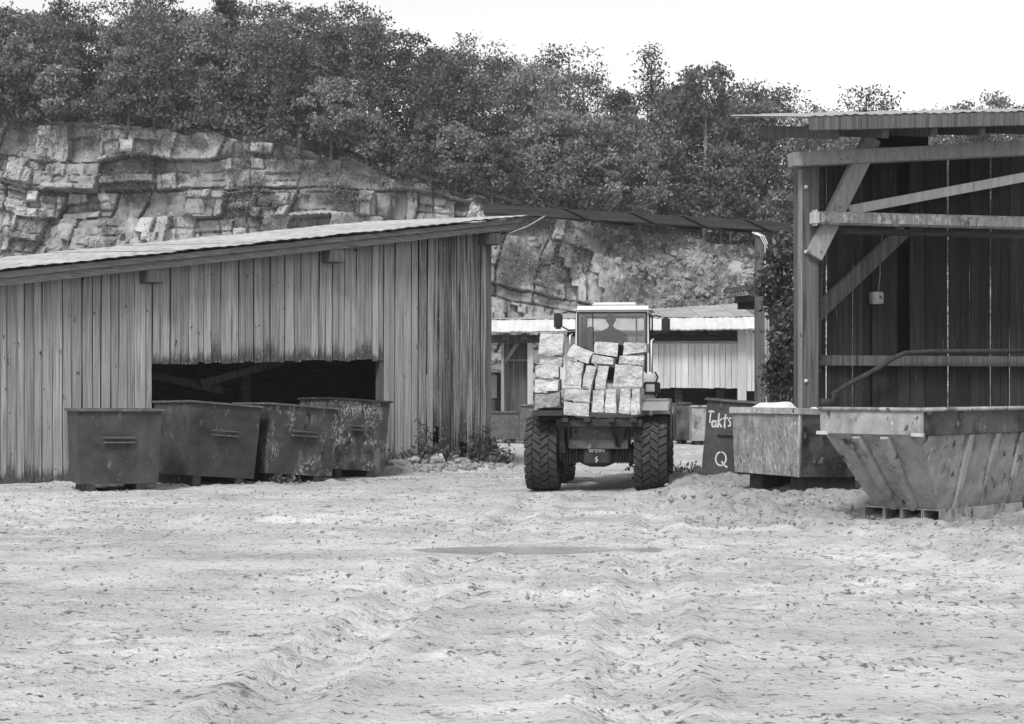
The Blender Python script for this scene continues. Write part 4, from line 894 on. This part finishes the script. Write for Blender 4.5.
# ------------------------------------------------------------------ WHEEL LOADER
LO = Frame(*at(597.5, 31.0), -7.0)
def loader():
    t = LO.root('wheel_loader'); tag(t, 'big wheeled loader with pale cab carrying stone blocks up front', 'loader'); P = LO.p
    Rw, Ww = .665, .55
    # wheels -----------------------------------------------------------
    prof = [(-.20, .36), (-.26, .40), (-.275, .50), (-.265, .59), (-.225, .628), (0, .636), (.225, .628), (.265, .59), (.275, .50), (.26, .40), (.20, .36)]
    ty = MB(); ty.lathe_x(prof, n=56)
    n = 26
    for k in range(n):                          # zig-zag tread blocks
        for row, (xa, xb) in enumerate(((-.285, -.15), (-.135, -.005), (.005, .135), (.15, .285))):
            a0 = 2*math.pi*(k+.5*(row % 2))/n; da = 2*math.pi/n*.78; zig = .07*(1 if row in (0, 2) else -1); v = []
            for (x_, s_) in ((xa, -1), (xb, 1)):
                for (da_, r_) in ((0, .618), (0, .672), (da, .672), (da, .618)):
                    rr = r_-(.035 if (abs(x_) > .25 and r_ > .65) else 0); aa = a0+da_+zig*s_; v.append((x_, rr*math.cos(aa), rr*math.sin(aa)))
            ty.add(v, [(1, 2, 6, 5), (0, 1, 5, 4), (3, 7, 6, 2), (0, 3, 2, 1), (4, 5, 6, 7)])
    tyme = ty.mesh('tyre')
    rm = MB(); rm.lathe_x([(-.2, .365), (-.21, .33), (-.10, .31), (-.08, .12), (-.14, .11), (-.14, .0)], n=28); rm.lathe_x([(.2, .365), (.21, .33), (.14, .31), (.12, .16), (.20, .14), (.20, .0)], n=28); rm.lathe_x([(-.2, .365), (.2, .365)], n=28)
    rmme = rm.mesh('rim'); bo = MB()
    for k in range(8):
        a = k*math.pi/4; bo.tube([(.11, .22*math.cos(a), .22*math.sin(a)), (.16, .22*math.cos(a), .22*math.sin(a))], .02, 6)
    bome = bo.mesh('wheel_bolts')
    for yy in (0, 2.8):
        for sx in (-1, 1):
            wh = link('wheel', rmme, M['fender'], t, (sx*.955, yy, Rw), (random.uniform(0, 6), 0, 0 if sx > 0 else math.pi))
            link('tyre', tyme, M['tyre'], wh); link('wheel_bolts', bome, M['plate'], wh)
    # axles and frame ----------------------------------------------------
    for yy in (0, 2.8):
        ax = MB(); ax.lathe_x([(-.75, .10), (-.62, .16), (-.60, .19), (-.56, .19), (-.55, .12), (-.32, .12), (-.22, .17), (-.13, .20), (.13, .20), (.22, .17), (.32, .12), (.55, .12), (.56, .19), (.60, .19), (.62, .16), (.75, .10)], 0, yy, .62, 20)
        ao = ax.build('axle', M['chassis'], t, smooth=True)
        mb = MB(); mb.box(-.22, .24, yy-.30, yy-.08, .48, .76, .03); mb.build('differential', M['chassis'], ao)
        for sx in (-1, 1):
            for q in range(4): mb = MB(); x_ = sx*(.36+.055*q); mb.box(x_-.014, x_+.014, yy-.17, yy+.1, .49, .77); mb.build('brake_fin', M['chassis'], ao)
        if yy == 0:     # white scrawled mark on the differential
            mb = MB(); zz = .735
            for (xa, za, xb, zb) in ((-.14, 0, -.02, .0), (-.12, -.03, -.05, -.03), (.0, .03, .0, -.05), (0, 0, .05, 0), (.05, .03, .05, -.04), (.08, .03, .08, -.04), (.08, .0, .13, .0), (.13, .03, .13, -.04), (.02, -.12, -.02, -.16), (-.02, -.16, .03, -.18), (.03, -.18, -.01, -.22)):
                mb.bar((xa, -.303, zz+za), (xb, -.303, zz+zb), .006, .022)
            mb.build('painted_mark', M['white_paint'], ao)
    mb = MB(); mb.box(-.42, .42, .2, 3.3, .72, 1.25, .03); mb.build('chassis', M['chassis'], t)
    a0, a1 = P(571, 426, -.32), P(626, 449, -.32)
    mb = MB(); mb.box(a0.x, a1.x, -.30, .2, a1.z+.12, a0.z, .015); mb.build('front_plate', M['plate'], t)
    mb = MB(); mb.box(a0.x-.04, a1.x+.04, -.36, -.302, a1.z, a1.z+.17, .012); mb.build('bumper_lip', M['plate'], t)
    for sx in (-1, 1): mb = MB(); x_ = (a0.x if sx < 0 else a1.x)+sx*.03; mb.box(x_-.025, x_+.025, -.40, .0, a1.z+.17, a0.z+.02, .008); mb.build('side_cheek', M['chassis'], t)
    for (x_, zz) in ((a0.x+.08, a0.z-.1), (a1.x-.08, a0.z-.1), (a0.x+.08, a0.z-.24), (a1.x-.08, a0.z-.24)): mb = MB(); mb.tube([(x_, -.325, zz), (x_, -.295, zz)], .025, 8); mb.build('bolt', M['chassis'], t)
    # carrying platform under the stone -----------------------------------
    zp = P(0, 416.5, -.75).z
    mb = MB(); mb.box(P(556, 0, -.6).x, P(642, 0, -.6).x, -.62, .40, zp-.16, zp-.02, .012); mb.build('load_platform', M['chassis'], t)
    for px in (566, 588, 612, 634): x_ = P(px, 0, -.7).x; mb = MB(); mb.box(x_-.06, x_+.06, -.95, .38, zp-.075, zp-.004, .01); mb.build('fork_tine', M['chassis'], t)
    a = P(533, 410, -.7); b = P(560, 416, -.7); mb = MB(); mb.box(a.x, b.x+.06, -.85, .25, b.z, a.z-.004, .01); mb.build('side_bracket', M['chassis'], t)
    for (pa, pb) in (((560, 415), (563, 452)), ((625, 420), (618, 446))): mb = MB(); mb.bar(P(*pa, -.45), P(*pb, -.30), .1, .13, (0, 1, 0)); mb.build('lift_arm', M['chassis'], t)
    for (pa, pb) in (((543, 417), (560, 442)), ((556, 416), (562, 460))): mb = MB(); mb.tube([P(*pa, -.2), P(*pb, -.1)], .05, 8); mb.build('hydraulic_ram', M['plate'], t, smooth=True)
    mb = MB(); mb.tube([P(612, 418, -.5), P(613, 432, -.5), P(618, 446, -.34)], .03, 8); mb.tube([P(575, 418, -.5), P(590, 425, -.5), P(604, 419, -.5)], .03, 8); mb.build('hose', M['cable'], t, smooth=True)
    # fenders ---------------------------------------------------------------
    for sx in (-1, 1):
        for yy, nm in ((0, 'front'), (2.8, 'rear')):
            zt = (1.63 if sx > 0 else 1.46) if yy == 0 else 1.52; x0, x1 = (.60, 1.27) if sx > 0 else ((-1.0, -.60) if yy == 0 else (-1.27, -.60)); ya, yb = yy-.45, yy+.75
            mb = MB(); mb.box(x0, x1, ya, yb, zt-.05, zt, .02)
            mb.poly([(x0, ya+.01, zt-.045), (x1, ya+.01, zt-.045), (x1, ya-.12, zt-.2), (x0, ya-.12, zt-.2)], (0, .03, 0))
            mb.build('fender', M['fender'] if sx > 0 else M['chassis'], t)
            xo = x1 if sx > 0 else x0-.02
            mb = MB(); mb.poly([(xo, ya, zt-.01), (xo, yb+.1, zt-.01), (xo, yb+.1, zt-.75), (xo, yb-.1, zt-.75), (xo, yb-.25, zt-.25), (xo, ya, zt-.18)], (.02, 0, 0)); mb.build('fender_skirt', M['fender'], t)
    # engine hood behind and tank steps
    mb = MB(); mb.box(-.62, .62, 2.15, 4.1, 1.25, 2.0, .08); mb.build('hood', M['cab'], t)
    for sx in (-1, 1): mb = MB(); x_ = sx*.78; mb.box(x_-.12, x_+.12, 1.0, 1.7, .55, 1.3, .03); mb.build('step_box', M['chassis'], t)
    # cab ---------------------------------------------------------------------
    yc, yb = .62, 2.1
    xl, xr = P(575, 0, yc).x, P(649, 0, yc).x; zt = P(0, 311, yc).z; zb = 1.45; zs = 1.95
    mb = MB(); mb.box(xl, xr, yc+.03, yb, zb-.2, zs, .03); mb.build('cab_body', M['cab'], t)
    rf = MB(); rf.box(xl-.02, xr+.05, yc-.06, yb+.06, zt-.10, zt+.035, .06); ro = rf.build('cab_roof', M['cab'], t, smooth=False)
    mb = MB(); mb.box(xl+.3, xr-.22, yc+.05, yb-.3, zt+.03, zt+.10, .03); mb.build('roof_hatch', M['cab'], ro)
    pil = .075
    for (x_, s_) in ((xl, 1), (xr, -1)):
        mb = MB(); mb.bar((x_+s_*.04, yc+.05, zs-.02), (x_+s_*.055, yc+.07, zt-.08), .09, pil, (0, 1, 0), .012); mb.build('front_pillar', M['cab'], t)
        mb = MB(); mb.bar((x_+s_*.04, yb-.05, zs-.02), (x_+s_*.05, yb-.05, zt-.08), .09, pil, (0, 1, 0), .012); mb.build('rear_pillar', M['cab'], t)
    def ring(nm, x0, x1, y, z0, z1, w_, mat, dp=.03):
        mb = MB(); mb.box(x0, x1, y, y+dp, z0, z0+w_).box(x0, x1, y, y+dp, z1-w_, z1).box(x0, x0+w_, y, y+dp, z0+w_, z1-w_).box(x1-w_, x1, y, y+dp, z0+w_, z1-w_); return mb.build(nm, mat, t)
    fr = ring('windscreen_frame', xl+.035, xr-.035, yc-.005, zs-.01, zt-.075, .03, M['plastic'])
    mb = MB(); mb.box(xl+.05, xr-.05, yc+.008, yc+.014, zs, zt-.09); mb.build('windscreen', M['glass'], t)
    mb = MB(); mb.tube([(xl+.32, yc-.02, zt-.1), (xl+.35, yc-.02, zs+.05)], .01, 6); mb.build('wiper', M['plastic'], t)
    ring('rear_frame', xl+.07, xr-.07, yb-.03, zs-.01, zt-.09, .04, M['plastic'])
    mb = MB(); mb.box(xl+.1, xr-.1, yb-.02, yb-.014, zs, zt-.1); mb.build('rear_window', M['glass'], t)
    mb = MB(); mb.bar((xr-.3, yb-.06, zs), (xr-.3, yb-.06, zt-.12), .03, .03, (0, 1, 0)); mb.build('window_bar', M['steel'], t)
    for x_, nm in ((xl-.005, 'door'), (xr-.015, 'door')):
        mb = MB(); y0, y1, z0, z1, q = yc+.10, yb-.10, zb+.1, zt-.11, .03
        mb.box(x_, x_+.03, y0, y1, z0, z0+.5).box(x_, x_+.03, y0, y1, z1-q, z1).box(x_, x_+.03, y0, y0+q, z0+.5, z1-q).box(x_, x_+.03, y1-q, y1, z0+.5, z1-q); do = mb.build(nm, M['plastic'], t)
        mb = MB(); mb.box(x_+.012, x_+.018, y0+q, y1-q, z0+.5, z1-q); mb.build('door_glass', M['glass'], do)
    # seat, wheel, dash
    mb = MB(); cx = P(611, 0, 1.4).x; mb.box(cx-.24, cx+.24, 1.25, 1.7, 1.93, 2.30, .04); mb.box(cx-.20, cx+.20, 1.68, 1.78, 2.2, 2.62, .05); mb.build('seat', M['plastic'], t)
    mb = MB(); mb.tube([(cx, yc+.12, 1.9), (cx, .98, 2.45)], .03, 8); mb.build('steering_column', M['plastic'], t)
    mb = MB(); pts = [(cx+.19*math.cos(a), .98+.06*math.sin(a), 2.47+.16*math.sin(a)) for a in np.linspace(0, 2*math.pi, 21)]; mb.tube(pts, .015, 6, False); mb.build('steering_wheel', M['plastic'], t)
    mb = MB(); p_ = P(586, 345, 1.7); mb.box(p_.x-.11, p_.x+.08, 1.6, 1.8, 1.95, P(0, 331, 1.7).z, .06); mb.build('spare_coat', M['cloth'], t)
    mb = MB(); p_ = P(590, 345, 1.2); mb.box(p_.x-.06, p_.x+.06, 1.3, 1.34, 1.95, P(0, 329, 1.3).z, .02); mb.build('side_console', M['fender'], t)
    # mirrors on looped arms
    for (m0, m1, my0, my1, root_px, sgn) in ((554, 562.5, 313, 329, 575, -1), (661.5, 670, 317, 333, 651, 1)):
        a, b = P(m0, my0, yc-.15), P(m1, my1, yc-.15); arm = MB(); r_ = P(root_px, my0, yc)
        xin = b.x if sgn < 0 else a.x
        arm.tube([(r_.x, yc+.02, a.z+.02), ((r_.x+xin)/2, yc-.1, a.z+.03), (xin, yc-.12, a.z+.0), ], .014, 6); arm.tube([(r_.x, yc+.02, b.z-.01), ((r_.x+xin)/2, yc-.1, b.z-.02), (xin, yc-.12, b.z+.04)], .014, 6)
        ao = arm.build('mirror_arm', M['plastic'], t, smooth=True)
        mb = MB(); mb.box(a.x, b.x, yc-.20, yc-.10, b.z, a.z, .03); mb.build('mirror', M['plastic'], ao)
    # grab rails
    for (px, pt, pb) in ((570, 334, 347), (651.5, 339, 372)):
        a, b = P(px, pt, yc-.05), P(px, pb, yc-.05); mb = MB(); mb.tube([(a.x+.03, yc+.05, a.z), (a.x, yc-.06, a.z-.03), (b.x, yc-.06, b.z+.03), (b.x+.03, yc+.05, b.z)], .016, 6); mb.build('grab_rail', M['cab'], t, smooth=True)
    # headlight block at the right of the cab foot, wiring
    a, b = P(643.5, 382, yc-.16), P(660, 394, yc-.16)
    mb = MB(); mb.box(a.x, b.x, yc-.14, yc+.06, b.z, a.z, .02); hl = mb.build('headlight', M['plastic'], t)
    a, b = P(645.5, 384, yc-.16), P(654.5, 392, yc-.16); mb = MB(); mb.box(a.x, b.x, yc-.17, yc-.135, b.z, a.z, .012); mb.build('lamp_bezel', M['cab'], hl)
    mb = MB(); mb.box(a.x+.02, b.x-.02, yc-.18, yc-.171, b.z+.02, a.z-.02, .004); mb.build('lens', M['lamp'], hl)
    a, b = P(640, 372, yc-.02), P(656, 401, yc-.02); mb = MB(); mb.box(a.x, b.x, yc-.03, yc+.3, b.z, a.z, .03); mb.build('lamp_bracket', M['cab'], t)
    mb = MB(); mb.tube([P(655, 372, yc-.06), P(658, 377, yc-.08), P(656, 382, yc-.06)], .016, 6); mb.tube([P(653, 392, yc-.06), P(657, 398, yc-.1), P(655, 401, yc)], .014, 6); mb.build('wiring', M['cable'], t, smooth=True)
loader()

# stone blocks: corners in the picture (TL, TR, BR, BL) on a plane of the loader's frame, then given real depth
def block(quad, y0, depth, label, mat='granite', rough=.022):
    q = [LO.p(*c, y0) for c in quad]; cx = sum(p.x for p in q)/4; zb = min(p.z for p in q)
    n = 7; bm = bmesh.new(); bmesh.ops.create_cube(bm, size=1); bmesh.ops.subdivide_edges(bm, edges=list(bm.edges), cuts=n, use_grid_fill=True)
    k = random.random()*90; sk = random.uniform(-.05, .05); TL, TR, BR, BL = q
    tilt = random.uniform(-.03, .03); cut = Vector((random.choice((-1, 1))*random.uniform(.2, 1), -1, random.uniform(-.8, 1))).normalized(); cd = random.uniform(.66, .80)
    for v in bm.verts:
        c = v.co.copy(); dq = c.dot(cut)
        if dq > cd: c -= cut*(dq-cd)*.9
        u, w_, dd = c.x+.5, .5-c.z, c.y+.5
        e = (TL*(1-u)+TR*u)*(1-w_)+(BL*(1-u)+BR*u)*w_
        p = Vector((e.x-cx+sk*dd, e.y+dd*depth+tilt*(w_-.5), e.z-zb))
        nz = Vector((mnoise.noise(p*5+Vector((k, 0, 0))), mnoise.noise(p*5+Vector((0, k, 0))), mnoise.noise(p*5+Vector((0, 0, k)))))
        n2 = Vector((mnoise.noise(p*15+Vector((k, 0, 0))), mnoise.noise(p*15+Vector((0, k, 0))), mnoise.noise(p*15+Vector((0, 0, k)))))
        nrm = Vector((1 if c.x > .49 else -1 if c.x < -.49 else 0, 1 if c.y > .49 else -1 if c.y < -.49 else 0, 1 if c.z > .49 else -1 if c.z < -.49 else 0))
        p += Vector((nrm.x*(nz.x*rough+n2.x*.008-.008), nrm.y*(nz.y*rough*1.6+n2.y*.012), nrm.z*(nz.z*rough*.7+n2.z*.006-.006)))
        v.co = p
    me = bpy.data.meshes.new('stone_block'); bm.to_mesh(me); bm.free()
    o = link('stone_block', me, M[mat]); o.location = LO.w(cx, 0, zb); o.rotation_euler = (0, 0, LO.a); tag(o, label, 'stone block', 'stone blocks on the loader')
def Z(*pts): return [(520+x/6.02, 295+y/6.02) for x, y in pts]
blocks = [
 (Z((118, 230), (265, 228), (258, 366), (113, 356)), -.80, .85, 'stone block on top of the separate left stack'),
 (Z((122, 362), (258, 368), (252, 436), (116, 418)), -.76, .85, 'stone block directly under the top one of the left stack'),
 (Z((92, 424), (232, 418), (236, 500), (90, 500)), -.84, .9, 'middle stone block of the left stack, over a smooth pale one'),
 (Z((88, 505), (236, 504), (232, 576), (85, 588)), -.82, .9, 'pale stone block just above the dark one in the left stack'),
 (Z((86, 596), (240, 582), (246, 672), (90, 684)), -.80, .9, 'darker rough stone block at the bottom of the left stack', 'granite_dark'),
 (Z((315, 294), (438, 348), (410, 416), (272, 366)), -.62, .8, 'steeply tilted stone block at the upper left of the main pile'),
 (Z((450, 280), (598, 288), (588, 374), (445, 354)), -.50, .8, 'stone block on top of the pile in front of the driver'),
 (Z((430, 358), (566, 376), (560, 424), (426, 408)), -.58, .8, 'thin stone slab under the block in front of the driver'),
 (Z((618, 282), (764, 290), (762, 345), (622, 362)), -.45, .8, 'stone block with slanting top at the upper right of the pile'),
 (Z((598, 364), (752, 362), (745, 422), (592, 412)), -.55, .8, 'flat stone block under the slanting one at upper right'),
 (Z((290, 392), (382, 408), (366, 562), (257, 540)), -.66, .8, 'upright leaning stone block left of two narrow upright ones'),
 (Z((396, 420), (466, 430), (430, 576), (366, 562)), -.60, .8, 'narrow leaning stone block in the middle of the pile'),
 (Z((467, 424), (536, 430), (518, 568), (446, 572)), -.62, .8, 'narrow upright stone block left of the widest block'),
 (Z((566, 416), (744, 430), (735, 556), (556, 552)), -.66, .85, 'widest pale square stone block at right of the pile'),
 (Z((270, 558), (427, 574), (422, 646), (266, 634)), -.70, .85, 'stone block lying on another at lower left of the main pile'),
 (Z((262, 642), (418, 650), (412, 732), (258, 724)), -.72, .9, 'lowest left stone block of the main pile'),
 (Z((436, 572), (510, 568), (506, 710), (430, 706)), -.68, .85, 'left one of two upright stone blocks at bottom centre'),
 (Z((512, 568), (578, 566), (580, 712), (508, 710)), -.68, .85, 'right one of two upright stone blocks at bottom centre'),
 (Z((600, 562), (672, 564), (660, 722), (590, 708)), -.70, .85, 'cracked stone block left of the last one at lower right'),
 (Z((674, 564), (726, 562), (724, 720), (662, 724)), -.70, .85, 'narrow stone block at the lower right end of the pile'),
]
for b in blocks: block(b[0], b[1], b[2]*.66, *b[3:])

# driver ---------------------------------------------------------------
def driver():
    cx = LO.p(611, 0, 1.4).x; o = LO.w(cx, 1.42, 0); J = {}
    def V(x, y, z): return (x, y, z)
    vs = [(0, 0, 2.14, .15, .13), (0, .02, 2.30, .16, .12), (0, .02, 2.44, .18, .12), (0, .0, 2.565, .15, .09), (0, -.01, 2.64, .06, .06), (0, -.03, 2.70, .06, .065),
          (-.19, .0, 2.545, .08, .075), (-.27, -.08, 2.33, .062, .062), (-.18, -.32, 2.28, .046, .046), (-.15, -.40, 2.30, .035, .03),
          (.19, .0, 2.545, .08, .075), (.27, -.08, 2.33, .062, .062), (.18, -.32, 2.28, .046, .046), (.15, -.40, 2.30, .035, .03),
          (-.10, -.05, 2.12, .10, .09), (-.13, -.42, 2.12, .075, .075), (-.13, -.46, 1.78, .05, .05), (-.13, -.56, 1.74, .045, .035),
          (.10, -.05, 2.12, .10, .09), (.13, -.42, 2.12, .075, .075), (.13, -.46, 1.78, .05, .05), (.13, -.56, 1.74, .045, .035)]
    ed = [(0, 1), (1, 2), (2, 3), (3, 4), (4, 5), (3, 6), (6, 7), (7, 8), (8, 9), (3, 10), (10, 11), (11, 12), (12, 13), (0, 14), (14, 15), (15, 16), (16, 17), (0, 18), (18, 19), (19, 20), (20, 21)]
    for (sx, h) in ((-1, 9), (1, 13)):        # five fingers closing on the steering wheel rim
        b = Vector(vs[h][:3])
        for k in range(4):
            i = len(vs); p1 = b+Vector((-sx*.0+(k-1.5)*.018, -.035, .03)); p2 = p1+Vector((0, -.035, -.012)); p3 = p2+Vector((0, .005, -.03-.003*k))
            vs += [(*p1, .010, .010), (*p2, .009, .009), (*p3, .008, .008)]; ed += [(h, i), (i, i+1), (i+1, i+2)]
        i = len(vs); vs += [(b.x-sx*.035, b.y-.01, b.z+.02, .011, .011), (b.x-sx*.045, b.y-.035, b.z+.03, .009, .009)]; ed += [(h, i), (i, i+1)]
    me = bpy.data.meshes.new('person'); me.from_pydata([v[:3] for v in vs], ed, [])
    ob = bpy.data.objects.new('person', me); COL.objects.link(ob); ob.modifiers.new('skin', 'SKIN')
    for i, v in enumerate(vs): me.skin_vertices[0].data[i].radius = (v[3], v[4])
    me.skin_vertices[0].data[0].use_root = True
    ob.modifiers.new('sub', 'SUBSURF').levels = 2; ob.modifiers['sub'].render_levels = 2
    me.materials.append(M['cloth']); ob.location = o+Vector((0, 0, .27)); ob.rotation_euler = (0, 0, LO.a)
    tag(ob, 'person in dark jacket sitting at the wheel inside the loader cab', 'person')
    bm = bmesh.new(); bmesh.ops.create_uvsphere(bm, u_segments=28, v_segments=20, radius=1)
    for v in bm.verts:
        x, y, z = v.co; xx = x*.078*(1-.16*max(0, -z)); yy = y*.095; zz = z*.118
        f = max(0, -y)
        nose = math.exp(-((x*.078/.014)**2+((zz+.012)/.026)**2))*f*.022
        eye = sum(math.exp(-(((x*.078-s*.030)/.014)**2+((zz-.012)/.012)**2)) for s in (-1, 1))*f*.010
        lip = math.exp(-((x*.078/.024)**2+((zz+.055)/.009)**2))*f*.006; chin = math.exp(-((x*.078/.025)**2+((zz+.095)/.02)**2))*f*.010
        v.co = (xx, yy-nose+eye-lip-chin, zz)
    hm = bpy.data.meshes.new('head'); bm.to_mesh(hm); bm.free()
    for p in hm.polygons: p.use_smooth = True
    hd = link('head', hm, M['skin'], ob, (0, -.045, 2.80))
    for s in (-1, 1):
        mb = MB(); mb.tube([(s*.074, .012, -.03), (s*.086, .016, 0), (s*.078, .012, .03)], [.008, .014, .010], 6); mb.build('ear', M['skin'], hd, smooth=True)
        mb = MB(); mb.tube([(s*.030-.011, -.087, .013), (s*.030, -.090, .013), (s*.030+.011, -.087, .013)], [.004, .007, .004], 6); mb.build('eye', M['white_paint'], hd, smooth=True)
    bm = bmesh.new(); bmesh.ops.create_uvsphere(bm, u_segments=24, v_segments=16, radius=1)
    bmesh.ops.delete(bm, geom=[v for v in bm.verts if v.co.z < .15-.55*max(0, v.co.y)+(.25 if v.co.y < -.3 else 0)], context='VERTS')
    for v in bm.verts: v.co = (v.co.x*.084, v.co.y*.101+.004, v.co.z*.126)
    hm = bpy.data.meshes.new('hair'); bm.to_mesh(hm); bm.free(); link('hair', hm, M['hair'], hd)
driver()

# ------------------------------------------------------------------ HAZE
def haze():
    mb = MB(); mb.box(-160, 160, -40, 330, -3, 60); m = bpy.data.materials.new('haze'); m.use_nodes = True; t = m.node_tree; t.nodes.clear()
    v = t.nodes.new('ShaderNodeVolumePrincipled'); v.inputs['Color'].default_value = g(.9); v.inputs['Density'].default_value = HAZE; v.inputs['Anisotropy'].default_value = .2
    o = t.nodes.new('ShaderNodeOutputMaterial'); t.links.new(v.outputs[0], o.inputs['Volume'])
    tag(mb.build('haze', m), kind='stuff')
HAZE = .00045
haze()
